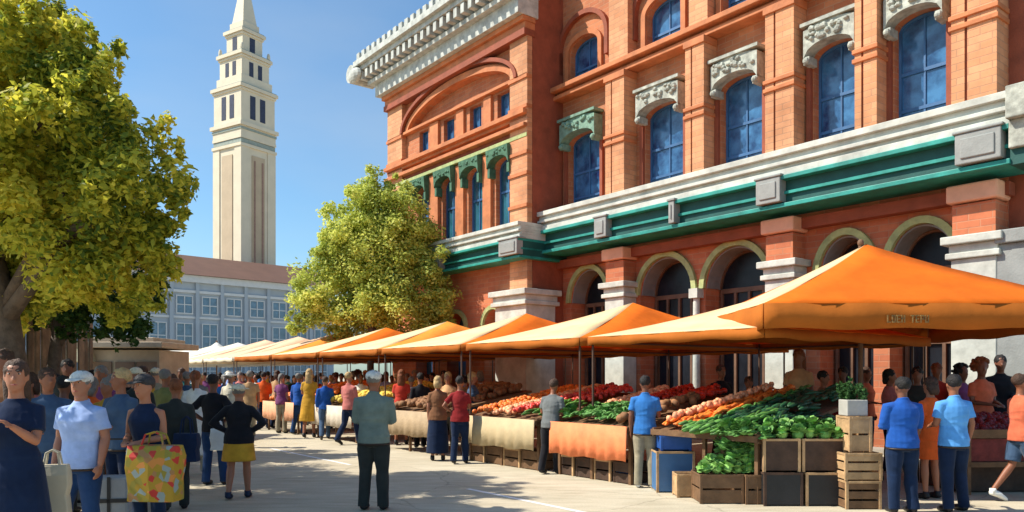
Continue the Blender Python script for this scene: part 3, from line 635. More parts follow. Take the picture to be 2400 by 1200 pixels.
# big foreground umbrella tent (camera side): k order: front, right, back, left
C1 = tent('large bright orange square umbrella with small lettering on its rust valance', (0,0,0), 0, 3.30, 7.85, 10.06, 14.5, 2.60, 3.75,
     [(orange, rust), (orange, rust), (orange, rust), (cream, rust)], vd=.34, name='market_umbrella', centre_pole=True, poles=False, px_=5.66, cat='umbrella')  # left panel takes the painted sunlit cream
# lettering on the front valance (too blurred to read: letter-sized strokes)
m = MB(); x = 4.90; zt = 2.44
strokes = ['|_', '[=', '|=', '/\\|', '  ', '=|', '|-|', '|_|', '/']
def st(m, x0, x1, z0, z1): m.box(x0, x1, 10.028, 10.036, z0, z1)
gl = [[(0,.015,-.1,0),(.015,.05,-.1,-.085)], [(0,.05,-.1,-.085),(0,.05,-.015,0),(0,.015,-.085,-.015),(.035,.05,-.085,-.015)], [(0,.015,-.1,0),(.015,.05,-.015,0),(.015,.05,-.1,-.085),(.015,.045,-.057,-.043)],
      [(0,.015,-.1,0),(.035,.05,-.1,0),(.015,.035,-.05,-.035)], None, [(0,.05,-.015,0),(.018,.033,-.1,-.015)], [(0,.015,-.1,0),(.015,.05,-.015,0),(.015,.05,-.1,-.085),(.015,.045,-.057,-.043)], [(0,.015,-.1,0),(.015,.05,-.015,0),(.035,.05,-.05,-.015),(.015,.05,-.06,-.048)], [(0,.015,-.1,0),(.015,.05,-.1,-.085),(.035,.05,-.085,0)]]
for gph in gl:
    if gph:
        for a, b, c, d in gph: st(m, x+a, x+b, zt+c, zt+d)
    x += .062
C1.part('lettering', m, mat('pale_gold_print', (.27, .15, .045), var=.6, scale=30))
# street row; frame x=-s, y=D. order of P: (-s1 near side?) x0=-s1(left/far) .. x1=-s0(right/near)
rows = []
s = 6.0
for i in range(12):
    rows.append((s, s+3.4)); s += 3.6
ordn = ['first', 'second', 'third', 'fourth', 'fifth', 'sixth', 'seventh', 'eighth', 'ninth', 'tenth', 'eleventh', 'twelfth']
for i, (a, b) in enumerate(rows):
    if i < 5: st_, nr, va = cream, orange, rust  # street panels get the painted sunlit cream, near ends stay orange
    elif i == 5: st_, nr, va = pink, amber, rust
    elif i < 8: st_, nr, va = pink, pink, palecream
    else: st_, nr, va = palecream, white, white
    if i in (3,): st_, nr = cream, amber
    lab = {0: 'wide orange tent, sunlit side painted cream, right behind the big orange umbrella', 1: 'orange tent, sunlit side painted cream, its peak left of the nearest row tent'}.get(i, '%s tent from the near end of the row, %s' % (ordn[i], ['', '', 'sunlit cream with an orange near side', 'sunlit cream and amber', 'sunlit cream, orange before the street tree', 'peach and amber', 'peach roofed', 'peach roofed beyond the peach one', 'ivory and white', 'ivory roofed and small', 'pale ivory far down the street', 'tiny and white at the far end'][i]))
    y1 = 15.2 if i else 13.8; zp = 3.2 if i else 2.98
    # frame order: k0 = street side (y0), k1 = near end (x1), k2 back, k3 far end
    tent(lab, (0,0,0), STREET, -b, -a, 8.95, y1, 2.30, zp, [(st_, va), (nr, va), (nr, va), (nr, va)], vd=.15, group='tents in a row along the brick building', sag=.05, near_pole=i > 0)
# a small white umbrella far left of the row
ux, uy = at(508, 40)
U = tent('small white slanted parasol standing before the far hall', (ux, uy, 0), R(20), -1.3, 1.3, -1.3, 1.3, 2.55, 3.4, [(white, white)]*4, vd=.12, name='parasol', centre_pole=True, poles=False, cat='parasol')
# ------------------------------------------------------------------ stalls & produce
woodlight = mat('light_crate_wood', (.45, .28, .14), var=.25, scale=6, bump=.4, island=.25)
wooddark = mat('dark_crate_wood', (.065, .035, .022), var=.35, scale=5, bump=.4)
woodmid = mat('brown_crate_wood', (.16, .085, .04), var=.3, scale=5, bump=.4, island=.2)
black = mat('black_crate_plastic', (.018, .018, .02), var=.3, rough=.5)
blueplastic = mat('blue_crate_plastic', (.02, .09, .34), var=.15, rough=.45)
bluebin = mat('dull_blue_bin', (.06, .16, .34), var=.15, rough=.5)
creamcloth = mat('cream_cloth', (.52, .40, .23), var=.12, bump=.5, bscale=6)
salmon = mat('salmon_cloth', (.85, .24, .09), var=.15, scale=4, bump=.5, bscale=6)
def crate(label, loc, w, d, h, rz=0, slat=None, frame=None, style='slat', group='crates around the produce stalls', name='wooden_crate', cat='crate', rows_=3):
    """open-topped crate, base centre at loc"""
    T = Thing(name, label, cat, frame=loc, rot=rz, group=group)
    m = MB(); t = .018
    if style == 'solid': rows_ = 1
    hh = h/rows_
    for k in range(rows_):
        z0 = k*hh+(.012 if rows_ > 1 else .02); z1 = (k+1)*hh-.012
        m.box(-w/2+.02, w/2-.02, -d/2+.006, -d/2+.006+t, z0, z1); m.box(-w/2+.02, w/2-.02, d/2-.006-t, d/2-.006, z0, z1)
        m.box(-w/2+.006, -w/2+.006+t, -d/2+.03, d/2-.03, z0, z1); m.box(w/2-.006-t, w/2-.006, -d/2+.03, d/2-.03, z0, z1)
    m.box(-w/2+.03, w/2-.03, -d/2+.03, d/2-.03, .01, .03)
    T.part('slats', m, slat or woodlight, bevel=.003)
    m = MB(); q = .035
    for x in (-w/2, w/2-q):
        for y in (-d/2, d/2-q): m.box(x, x+q, y, y+q, 0, h)
    if w > .7: m.box(-q/2, q/2, -d/2, -d/2+.02, 0, h)
    m.box(-w/2+q, w/2-q, -d/2-.002, -d/2+.012, h-.03, h); m.box(-w/2+q, w/2-q, d/2-.012, d/2+.002, h-.03, h)
    for x in (-w/2-.002, w/2-.012): m.box(x, x+.014, -d/2+q-.002, d/2-q+.002, h-.03, h-.002)
    T.part('frame', m, frame or slat or woodlight, bevel=.003)
    return T
# produce items -------------------------------------------------
def heap(name, label, cat, items, m, rz=STREET, kind='stuff'):
    mb = MB(); mb.smooth = True
    for fn in items: fn(mb)
    o = link(name, mb.mesh(name, m)); o.rotation_euler = (0, 0, rz); return tag(o, label, cat, None, kind)
def surf(D, z0=.88, z1=1.33, D0=8.45, D1=11.0): return z0+(z1-z0)*(D-D0)/(D1-D0)
pr = random.Random(11)
carrot = mat('carrot_orange', (.80, .20, .03), var=.25, scale=7, bump=.2, island=.35, rough=.5)
peach = mat('peach_fruit', (.85, .36, .18), var=.25, scale=7, bump=.1, island=.3, rough=.5)
tomato = mat('tomato_red', (.55, .03, .015), var=.2, scale=7, bump=0, island=.35, rough=.3)
cucumber = mat('dark_cucumber', (.018, .07, .028), var=.4, scale=9, bump=.2, island=.5, rough=.45)
greenbean = mat('mid_green_veg', (.09, .22, .04), var=.4, scale=9, bump=.2, island=.45, rough=.5)
lettuce = mat('lettuce_green', (.11, .27, .06), var=.4, scale=14, bump=.8, bscale=30, island=.25, rough=.6)
potato = mat('brown_roots', (.26, .12, .05), var=.3, scale=9, bump=.3, island=.3)
beet = mat('dark_red_beets', (.20, .018, .02), var=.3, scale=9, bump=.3, island=.4, rough=.5)
def longveg(s_, D, z, ln, r, spread=.25, axis='D'):
    def f(mb):
        a = pr.gauss(0, spread); dx, dy = math.sin(a), math.cos(a)
        if axis == 's': dx, dy = dy, dx
        p = Vector((-s_, D, z)); d = Vector((dx, dy, .17+pr.gauss(0, .08)))
        mb.tube([p-d*ln/2, p-d*ln*.3, p+Vector((0,0,r*.3)), p+d*ln*.3, p+d*ln/2], [r*.25, r*.85, r, r*.8, r*.2], 7)
    return f
def ball(s_, D, z, r, sq=1):
    return lambda mb: mb.ell((-s_, D, z), (r*pr.uniform(.9, 1.1), r, r*sq), 8, 6)
def leafy(mb, c, r, n=26):
    c = Vector(c)
    mb.ell(c, (r*.55, r*.55, r*.5), 9, 7)
    for k in range(n):
        th = pr.uniform(0, 2*PI); ph = pr.uniform(-.15, 1.3); d = Vector((math.cos(th)*math.cos(ph), math.sin(th)*math.cos(ph), math.sin(ph)*.85))
        t = Vector((-math.sin(th), math.cos(th), 0)); up = d.cross(t)
        p0 = c+d*r*.35; p1 = c+d*r*pr.uniform(.85, 1.1)+Vector((0, 0, pr.uniform(-.1, .1)*r)); w_ = r*.38
        mb.add([p0-t*w_*.4, p0+t*w_*.4, (p0+p1)/2+t*w_+d*.15*r, p1+t*w_*.5, p1-t*w_*.5, (p0+p1)/2-t*w_+d*.15*r], [(0, 1, 2, 5), (5, 2, 3, 4)])
def row(s0, s1, kind, zb=0, D0=8.5, D1=10.95, n=None, sf=surf):
    it = []
    area = (s1-s0)*(D1-D0)
    if kind in ('carrot', 'cucumber', 'bean'):
        ln, r = {'carrot': (.24, .028), 'cucumber': (.28, .032), 'bean': (.2, .022)}[kind]
        n = n or int(area*{'carrot': 110, 'cucumber': 95, 'bean': 130}[kind])
        for k in range(n):
            s_ = pr.uniform(s0+.03, s1-.03); D = pr.uniform(D0, D1); hump = .09*math.sin(PI*(s_-s0)/(s1-s0)); it.append(longveg(s_, D, sf(D)+zb+pr.uniform(.0, .05)+hump, ln, r, .3))
    else:
        r = {'ball': .045, 'big': .07}[kind]
        n = n or int(area/(r*r*2.4))
        for k in range(n):
            s_ = pr.uniform(s0+.04, s1-.04); D = pr.uniform(D0, D1); hump = .09*math.sin(PI*(s_-s0)/(s1-s0)); it.append(ball(s_, D, sf(D)+zb+r*.5+pr.uniform(0, .03)+hump, r))
    return it
def stall(label, s0, s1, clothm, cloth_z=(.36, .86), group='long produce stalls under the tents'):
    T = Thing('produce_stall', label, 'market stall', rot=STREET, org=(-(s0+s1)/2, 9.5, 0), group=group)
    m = MB(); m.hexa([(-s1, 8.42, .80), (-s0, 8.42, .80), (-s0, 11.02, 1.26), (-s1, 11.02, 1.26)], [(-s1, 8.42, .85), (-s0, 8.42, .85), (-s0, 11.02, 1.31), (-s1, 11.02, 1.31)]); T.part('display_board', m, woodmid)
    m = MB()
    m.sb(s0, s1, 8.38, 8.42, .80, .88); m.sb(s0, s0+.03, 8.42, 11.02, .78, .9); m.sb(s1-.03, s1, 8.42, 11.02, .78, .9); T.part('rim', m, woodmid)
    for s_ in (s0+.05, (s0+s1)/2, s1-.1):
        for D in (8.5, 10.9):
            m = MB(); m.sb(s_, s_+.05, D, D+.05, 0, surf(D)-.08); T.part('leg', m, woodmid)
    if clothm:
        V = []; F = []; n = 40; m = MB()
        for k in range(n+1):
            x = -(s0+(s1-s0)*k/n); w_ = .012*math.sin(k*1.3)+.008*math.sin(k*.57)
            V += [(x, 8.36, cloth_z[1]+.03), (x, 8.35+w_*.5, (cloth_z[0]+cloth_z[1])/2), (x, 8.34+w_*1.6, cloth_z[0]+.015*math.sin(k*.4))]
        for k in range(n):
            F += [(3*k, 3*k+1, 3*k+4, 3*k+3), (3*k+1, 3*k+2, 3*k+5, 3*k+4)]
        m.add(V, F); m.smooth = True; o = T.part('front_cloth', m, clothm)
        md = o.modifiers.new('s', 'SOLIDIFY'); md.thickness = .004
    return T
stall('near produce stall with carrots and dark cucumbers beside the stacked crates', 5.75, 7.5, None)
stall('produce stall with a salmon orange front cloth and green lettuces', 7.95, 9.7, salmon)
stall('produce stall with a cream front cloth and peaches', 10.1, 12.3, creamcloth)
stall('produce stall with a tan cloth behind the woman in dark red', 13.4, 15.6, mat('tan_cloth', (.42, .30, .18), bump=.4))
stall('far produce stall with a pale cloth beyond the woman in dark red', 17.0, 19.4, mat('pale_cloth', (.6, .52, .42), bump=.4))
stall('farthest produce stall with a pale orange cloth under the amber tents', 20.6, 23.0, mat('apricot_cloth', (.75, .36, .2), bump=.4))
R_ = lambda n, l, c, it, m_: heap(n, l, c, it, m_)
R_('carrots', 'ridge of orange carrots on the near stall, left of the cucumbers', 'carrots', row(6.95, 7.45, 'carrot')+row(6.75, 7.0, 'carrot', .02), carrot)
R_('peppers', 'narrow strip of pale orange peppers between carrots and cucumbers', 'peppers', row(7.12, 7.3, 'ball', .06), peach)
R_('cucumbers', 'ridge of dark green cucumbers on the near stall', 'cucumbers', row(6.3, 6.75, 'cucumber')+row(5.8, 6.3, 'cucumber', .04, D0=9.0), cucumber)
R_('green_beans', 'mid green beans heaped along the near edge of the near stall', 'beans', row(6.5, 6.6, 'bean', .05)+row(5.8, 6.3, 'bean', .05, D0=8.5, D1=9.2), greenbean)
R_('peaches', 'pale orange peaches on the salmon fronted stall', 'peaches', row(9.1, 9.65, 'ball', D0=9.5), peach)
R_('lettuce_leaves', 'loose light green leaves in the middle of the salmon fronted stall', 'leaves', row(8.3, 9.65, 'bean', .02, D0=8.55, D1=9.5), lettuce)
R_('tomatoes', 'red tomatoes at the back of the salmon fronted stall', 'tomatoes', row(8.6, 9.1, 'ball', .02, D0=9.5)+row(8.0, 8.6, 'ball', .02, D0=10.2), tomato)
R_('root_vegetables', 'brown roots on the near edge of the salmon fronted stall', 'roots', row(8.0, 8.3, 'big', D1=10.2), potato)
R_('oranges', 'oranges on the far half of the cream fronted stall', 'oranges', row(11.5, 12.2, 'ball'), carrot)
R_('apricots', 'pale apricots in the middle of the cream fronted stall', 'apricots', row(10.9, 11.5, 'ball'), peach)
R_('red_apples', 'bright red apples on the near half of the cream fronted stall', 'apples', row(10.6, 10.9, 'ball', .03)+row(10.2, 10.6, 'ball', D0=9.6), mat('apple_red', (.75, .07, .05), var=.2, bump=0, island=.3, rough=.3))
R_('green_leaves', 'green leaves at the near front of the cream fronted stall', 'leaves', row(10.15, 10.6, 'bean', .02, D1=9.6), greenbean)
R_('brown_pears', 'brown pears on the stall with a tan cloth', 'pears', row(13.5, 15.5, 'big'), potato)
R_('lemons', 'yellow lemons on the far pale clothed stall', 'lemons', row(17.1, 19.3, 'big'), mat('lemon', (.7, .5, .08), island=.2))
R_('clementines', 'orange clementines on the farthest stall', 'clementines', row(20.7, 22.9, 'big'), carrot)
# lettuces as individual heads on the salmon stall + near tier
def head_obj(name, label, cat, c, r, m_, group, rz=0):
    mb = MB(); leafy(mb, (0, 0, 0), r); mb.smooth = False
    o = link(name, mb.mesh(name, m_)); o.location = c; o.rotation_euler = (pr.uniform(-.3, .3), pr.uniform(-.3, .3), pr.uniform(0, 6)); return tag(o, label, cat, group)
heads = []
for k in range(3):
    mb = MB(); leafy(mb, (0, 0, 0), .13, 30); heads.append(mb.mesh('lettuce', lettuce))
    heads[-1]['x'] = k
lettuce2 = mat('pale_celery_green', (.22, .42, .10), var=.35, scale=14, bump=.6, island=.25)
heads2 = []
for k in range(3):
    mb = MB(); leafy(mb, (0, 0, 0), .12, 30); heads2.append(mb.mesh('lettuce', lettuce2))
def put_head(p, lab, grp, hs):
    o = link('lettuce', pr.choice(hs)); o.location = p; o.rotation_euler = (pr.uniform(-.4, .4), pr.uniform(-.4, .4), pr.uniform(0, 6)); s_ = pr.uniform(.8, 1.15); o.scale = (s_, s_, s_)
    tag(o, lab, 'lettuce', grp)
for i in range(14):
    s_ = 8.35+.1*i; D = 8.62+.2*(i % 4); x, y = street(s_, D)
    put_head((x, y, surf(D)+.10), 'light green lettuce among those on the salmon fronted stall', 'lettuces on the salmon fronted stall', heads)
# ---- near end crates (camera-facing)
CR = crate
def cw(pxl, pxr, Y): return ((pxl+pxr)/2-1200)/1800*Y, (pxr-pxl)/1800*Y
def fcrate(label, pxl, pxr, Y, z0, h, d=.5, **k):
    x, w_ = cw(pxl, pxr, Y); return crate(label, (x, Y+d/2, z0), w_-.01, d, h, **k)
fcrate('dark brown crate of greens, left one of the upper pair at the near stall end', 1788, 1878, 9.7, .43, .42, slat=wooddark, frame=woodlight, style='solid')
fcrate('dark brown crate of greens, right one of the upper pair beside the light crate stack', 1880, 1984, 9.7, .43, .42, slat=wooddark, frame=woodlight, style='solid')
fcrate('black crate under the left upper dark crate', 1790, 1884, 9.68, 0, .425, slat=black, frame=wooddark, style='solid')
fcrate('black crate under the right upper dark crate', 1888, 1984, 9.68, 0, .425, slat=black, frame=woodlight, style='solid')
fcrate('low brown crate at the street corner of the stall, heaped with pale green heads', 1640, 1745, 9.85, 0, .38, slat=woodmid, frame=woodmid, rows_=2)
fcrate('brown crate raised behind the low corner crate, full of pale heads', 1690, 1786, 10.08, .38, .30, d=.24, slat=woodmid, frame=woodmid, rows_=2)
for i in range(14):
    put_head((2.78+.1*(i % 6)+.03*(i//6), 10.08+.09*(i//6), .74+.08*(i//6)), 'green head in the raised brown crate at the stall corner', 'green heads in the raised brown crate', heads if i % 3 else heads)
for i in range(7):
    k_ = i/19; s_ = 5.85+.06*i; x, y = street(s_, 8.42-.05*(i % 2)); put_head((x, y, .93+.03*(i % 3)), 'green head on the street edge of the near stall', 'green heads along the street edge of the near stall', heads2 if i % 4 == 0 else heads)
for i in range(12):
    r_ = i//4; put_head((2.85+.09*(i % 4)+.05*r_, 10.0+.06*r_, .56+.13*r_), 'green head in the slope between the low crate and the near stall', 'green heads sloping up to the near stall', heads2 if i % 3 else heads)
fcrate('low brown crate between the corner crate and the black crates', 1747, 1797, 9.8, 0, .38, slat=woodmid, frame=woodmid, rows_=2)
fcrate('small light slatted crate standing left of the low brown crates', 1586, 1640, 10.35, 0, .32, d=.32, slat=woodlight, rows_=1)
fcrate('tall tan bin with a blue side below the bright blue tray', 1538, 1630, 10.8, 0, .58, d=.45, slat=bluebin, frame=woodlight, style='solid', name='produce_bin', cat='bin')
fcrate('bright blue plastic tray on top of the tall tan bin', 1548, 1622, 10.85, .585, .21, d=.4, slat=blueplastic, frame=blueplastic, style='solid', name='plastic_tray', cat='tray')
fcrate('dull blue plastic box on the ground by the salmon cloth corner', 1442, 1500, 11.9, 0, .29, d=.4, slat=bluebin, frame=bluebin, style='solid', name='plastic_box', cat='box')
fcrate('bottom light crate of the tall stack by the umbrella pole', 1982, 2068, 9.45, 0, .35, slat=woodmid, frame=woodlight)
fcrate('middle light crate of the tall stack by the umbrella pole', 1980, 2070, 9.45, .355, .34, slat=woodlight, rows_=3)
fcrate('upper light crate of the tall stack, just under the planter', 1990, 2046, 9.5, .70, .44, d=.4, slat=woodlight, rows_=2)
x, w_ = cw(1992, 2040, 9.5)
PL = Thing('planter_box', 'pale grey box planter with a bushy green plant on top of the crate stack', 'planter', frame=(x, 9.7, 1.145), rot=0)
m = MB(); m.box(-.13, .13, -.13, .13, 0, .2); PL.part('box', m, mat('pale_grey_box', (.42, .40, .36)), bevel=.01)
rl = random.Random(4); me = crown_mesh([(0, 0, .32, .15), (.08, 0, .28, .11), (-.09, .02, .3, .12)], 26000, .022, rl, Vector((0,0,0))); me.materials.append(leaf_mat('basil_leaves', [(0, (.01, .05, .015)), (1, (.10, .22, .06))])); link('foliage', me, PL.e)
# crates stowed beneath the stalls
k = 0
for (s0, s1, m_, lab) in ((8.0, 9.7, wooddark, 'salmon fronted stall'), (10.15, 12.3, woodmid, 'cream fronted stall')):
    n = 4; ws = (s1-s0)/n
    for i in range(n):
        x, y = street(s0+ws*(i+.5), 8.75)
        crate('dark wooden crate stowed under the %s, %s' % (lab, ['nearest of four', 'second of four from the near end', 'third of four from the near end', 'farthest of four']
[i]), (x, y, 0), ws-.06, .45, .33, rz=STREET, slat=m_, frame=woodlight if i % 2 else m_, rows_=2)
# tier of pale green heads at the corner
i = 0
for px, py, Y in [(1655, 1098, 9.95), (1680, 1100, 9.95), (1705, 1098, 9.95), (1730, 1100, 9.95), (1755, 1098, 9.95), (1775, 1085, 10.0), (1668, 1082, 10.1), (1695, 1080, 10.1), (1720, 1078, 10.1), (1745, 1070, 10.15), (1768, 1060, 10.15), (1710, 1060, 10.25), (1735, 1050, 10.3), (1760, 1040, 10.3), (1775, 1020, 10.3)]:
    put_head(at(px, Y, py), 'pale green head heaped over the low corner crate', 'pale green heads in the low corner crate', heads2)
for i in range(16):
    X = 3.25+.062*i+pr.uniform(-.02, .02); Y = 9.78+.11*(i % 3)
    put_head((X, Y, .90+.05*(i % 3)), 'green head on top of the pair of dark crates', 'green heads in the upper dark crates', heads2 if i % 2 else heads)
def cam_heap(name, label, cat, x0, x1, y0, y1, z0, z1, m_, n, kind_='long'):
    it = []
    for k in range(n):
        X = pr.uniform(x0, x1); Y = pr.uniform(y0, y1); t = (Y-y0)/(y1-y0); z = z0+(z1-z0)*t+pr.uniform(0, .05)
        if kind_ == 'long':
            it.append((lambda X=X, Y=Y, z=z: (lambda mb: mb.tube([(X-.1, Y-.06, z), (X, Y, z+.02), (X+.1, Y+.06, z+.01)], [.012, .03, .012], 7)))())
        else: it.append((lambda X=X, Y=Y, z=z: (lambda mb: mb.ell((X, Y, z), (.045, .045, .045), 8, 6)))())
    return heap(name, label, cat, it, m_, rz=0)
cam_heap('green_peppers', 'mid green peppers along the street corner edge of the near stall', 'peppers', 2.3, 3.1, 10.05, 10.45, .86, 1.0, greenbean, 150)
sup = MB(); sup.hexa([(2.5, 10.02, .36), (4.3, 10.12, .6), (4.7, 11.0, .9), (3.0, 10.6, .7)], [(2.55, 10.15, .5), (4.3, 10.25, .83), (4.7, 11.0, 1.05), (3.0, 10.6, .84)])
solo('sloping_board', sup, woodmid, 'sloping brown board under the dark marrows at the near stall end', 'board')
cam_heap('marrows', 'dark green marrows sloping down between the cucumber ridge and the pale heads', 'marrows', 3.1, 4.4, 10.15, 10.9, .93, 1.1, cucumber, 170)
cam_heap('courgettes', 'mid green courgettes spilling down towards the low corner crate', 'courgettes', 2.75, 3.35, 10.15, 10.55, .62, .88, greenbean, 110)
# red produce stand at far right
S0 = Thing('berry_stand', 'low wooden stand of dark red produce at the right edge behind the blue shirts', 'market stand', frame=(7.75, 11.2, 0), rot=R(4))
m = MB(); m.hexa([(-1.55, -.45, .78), (1.8, -.45, .78), (1.8, .8, 1.0), (-1.55, .8, 1.0)], [(-1.55, -.45, .83), (1.8, -.45, .83), (1.8, .8, 1.05), (-1.55, .8, 1.05)]); S0.part('board', m, woodmid)
m = MB(); m.box(-1.55, 1.8, -.5, -.45, .38, .45); m.box(-1.55, 1.8, -.5, -.45, .78, .9)
for x in (-1.5, 0, 1.7): m.box(x, x+.05, -.5, -.44, 0, .78); m.box(x, x+.05, .7, .76, 0, .95)
S0.part('frame', m, woodmid)
m = MB(); m.box(-1.5, 1.75, -.47, -.4, .46, .77); S0.part('front_panel', m, mat('dark_red_panel', (.16, .025, .022), island=.2, var=.4, scale=8, bump=.6))
m = MB(); m.box(-1.5, 1.75, -.3, .6, .02, .36); S0.part('lower_shelf', m, wooddark)
cam_heap('beets', 'dark red beets covering the stand at the right edge', 'beets', 6.3, 9.4, 10.85, 11.9, .84, 1.02, beet, 900, 'ball')
# ------------------------------------------------------------------ people
def remesh(mb, voxel, smooth=4):
    me = bpy.data.meshes.new('r'); me.from_pydata(mb.v, [], mb.f); me.update()
    o = bpy.data.objects.new('r', me); COL.objects.link(o)
    r = o.modifiers.new('r', 'REMESH'); r.mode = 'VOXEL'; r.voxel_size = voxel; r.use_smooth_shade = True
    s_ = o.modifiers.new('s', 'SMOOTH'); s_.iterations = smooth; s_.factor = .5
    dg = bpy.context.evaluated_depsgraph_get()
    out = bpy.data.meshes.new_from_object(o.evaluated_get(dg)); bpy.data.objects.remove(o); bpy.data.meshes.remove(me)
    out.polygons.foreach_set('use_smooth', [True]*len(out.polygons))
    return out
ARM = {
 'hang': ((.235, .025, 1.13), (.25, -.05, .88)), 'hip': ((.37, .07, 1.16), (.2, -.04, 1.02)), 'front': ((.225, -.03, 1.13), (.13, -.27, 1.10)),
 'phone': ((.21, -.09, 1.14), (.07, -.27, 1.27)), 'cross': ((.23, -.06, 1.14), (-.03, -.22, 1.12)), 'reach': ((.24, -.24, 1.24), (.2, -.47, 1.15)),
 'swingf': ((.225, -.08, 1.15), (.22, -.22, .95)), 'swingb': ((.23, .12, 1.15), (.245, .12, .9)), 'carry': ((.25, .03, 1.13), (.27, -.02, .87)), 'up': ((.26, -.14, 1.25), (.14, -.2, 1.5)),
 'pockets': ((.29, .06, 1.14), (.2, -.06, .93)), 'back': ((.24, .1, 1.14), (.08, .16, .98))}
LEG = {'stand': (((.095, -.01, .5), (.11, .02, .09)), ((.095, -.01, .5), (.11, .02, .09))),
 'walk': (((.09, -.16, .52), (.09, -.25, .1)), ((.095, .06, .5), (.1, .31, .16))),
 'step': (((.09, -.06, .51), (.1, -.08, .09)), ((.095, .03, .5), (.11, .14, .11))),
 'relax': (((.12, -.05, .5), (.16, -.04, .09)), ((.09, .0, .5), (.1, .04, .09)))}
CACHE = {}
def figure(arms, legs, top, bottom, fem, vox, head=0, lean=0, eye=False):
    key = (arms, legs, top, bottom, fem, vox, head, lean)
    if key in CACHE: return CACHE[key]
    sw = .148 if fem else .172; hw = 1.08 if fem else 1.0; n = 14
    def ln(p):    # forward lean above the hips
        p = Vector(p)
        if lean and p.z > .95: d = p.z-.95; p = Vector((p.x, p.y-math.sin(lean)*d, .95+math.cos(lean)*d))
        return p
    def lean_mb(mb): mb.v = [tuple(ln(v)) for v in mb.v]
    def torso(mb, e, z0=.86, neck=True, hipz=.86):
        secs = [(0, .0, .86, .155*hw+e, .115+e), (0, .005, .93, .168*hw+e, .125+e), (0, 0, 1.02, .15*hw+e, .11+e), (0, -.005, 1.1, (.125 if fem else .145)+e, .098+e), (0, -.008, 1.2, (.145 if fem else .165)+e, .112+e),
                (0, -.01, 1.29, (.158 if fem else .182)+e, (.125 if fem else .12)+e), (0, 0, 1.355, sw-.004+e*.6, .1+e), (0, .005, 1.40, sw-.04+e*.4, .082+e*.7), (0, .01, 1.435, .095+e*.4, .064+e*.6), (0, .01, 1.468, .058+e*.5, .054+e*.6)]
        secs = [s_ for s_ in secs if s_[2] >= z0-1e-6]
        mb.loft(secs, 18)
        if e > .005 and not fem: pass
    def arm(mb, sg, kind, e, upto):
        el, wr = ARM[kind]; sh = Vector((sg*(sw+.002), .005, 1.372)); el = Vector((sg*(el[0]-(.19-sw)), el[1], el[2])); wr = Vector((sg*(wr[0]-(.2-sw if wr[0] > .1 else 0)), wr[1], wr[2]))
        k = .88 if fem else 1
        pts = [Vector((sg*(sw-.075), .005, 1.385)), sh, sh.lerp(el, .35), sh.lerp(el, .75)]; rad = [.045, .051*k, .050*k, .043*k]
        if upto != 'short': pts += [el, el.lerp(wr, .3), el.lerp(wr, .9)]; rad += [.04*k, .042*k, .028*k]
        else: pts[-1] = sh.lerp(el, .68)
        if upto == 'full': pts += [wr]; rad += [.025*k]
        if upto == 'short': rad = [r+.008 for r in rad]; rad[-1] += .010
        mb.tube([tuple(p) for p in pts], [r+e for r in rad], 12)
        return el, wr
    body = MB(); torso(body, 0)
    body.loft([(0, .01, 1.42, .06, .058), (0, .0, 1.5, .052, .054), (0, -.005, 1.56, .052, .056)], 14)
    hd = MB()
    HZ = 1.635
    hd.loft([(0, -.045, HZ-.118, .026, .03), (0, -.035, HZ-.1, .045, .05), (0, -.02, HZ-.065, .062, .075), (0, -.005, HZ-.02, .07, .09), (0, .0, HZ+.03, .074, .097), (0, .004, HZ+.07, .07, .09), (0, .008, HZ+.1, .05, .065), (0, .01, HZ+.115, .022, .03)], 18)
    hd.tube([(0, -.088, HZ+.02), (0, -.102, HZ-.01), (0, -.113, HZ-.03), (0, -.09, HZ-.04)], [.008, .012, .016, .01], 8)
    hd.tube([(-.02, -.084, HZ-.065), (0, -.092, HZ-.064), (.02, -.084, HZ-.065)], [.005, .009, .005], 6)
    for sg in (-1, 1): hd.ell((sg*.075, .005, HZ-.01), (.012, .022, .032), 8, 6); hd.ell((sg*.03, -.083, HZ+.028), (.022, .012, .007), 8, 6)
    hr = Matrix.Rotation(head, 4, 'Z')
    hd.v = [tuple(hr @ Vector(v)) for v in hd.v]
    body.add(hd.v, hd.f)
    for sg, kd in ((-1, arms[0]), (1, arms[1])):
        el, wr = arm(body, sg, kd, 0, 'full')
        d = (wr-el).normalized(); inn = Vector((-sg, 0, 0)) if abs(d.z) > .6 else Vector((-sg*.4, 0, -1)); inn = (inn-d*inn.dot(d)).normalized(); sp = d.cross(inn).normalized()
        if sp.y > 0 and abs(d.z) > .6: sp = -sp
        k = .9 if fem else 1; p = wr-d*.01
        body.tube([p, p+d*.03*k, p+d*.07*k, p+d*.092*k], [.024*k, .034*k, .039*k, .034*k], 10, flat=.45, fl_axis=inn)
        for q, (off, L_) in enumerate(((.028, .07), (.010, .08), (-.009, .075), (-.027, .058))):
            b0 = p+d*.085*k+sp*off*k; c = .9+.1*q
            b1 = b0+d*L_*.45*k+inn*.008*c; b2 = b1+(d*.75+inn*.55*c).normalized()*L_*.32*k; b3 = b2+(d*.4+inn*.8*c).normalized()*L_*.25*k
            body.tube([b0-d*.02, b0, b1, b2, b3], [.009, .0095, .009, .008, .006], 7)
        t0 = p+d*.025+sp*.028; body.tube([t0-sp*.012, t0+sp*.012+d*.018+inn*.01, t0+sp*.02+d*.045+inn*.02, t0+sp*.016+d*.065+inn*.026], [.012, .012, .010, .007], 7)
    lg = LEG[legs]; feet = []
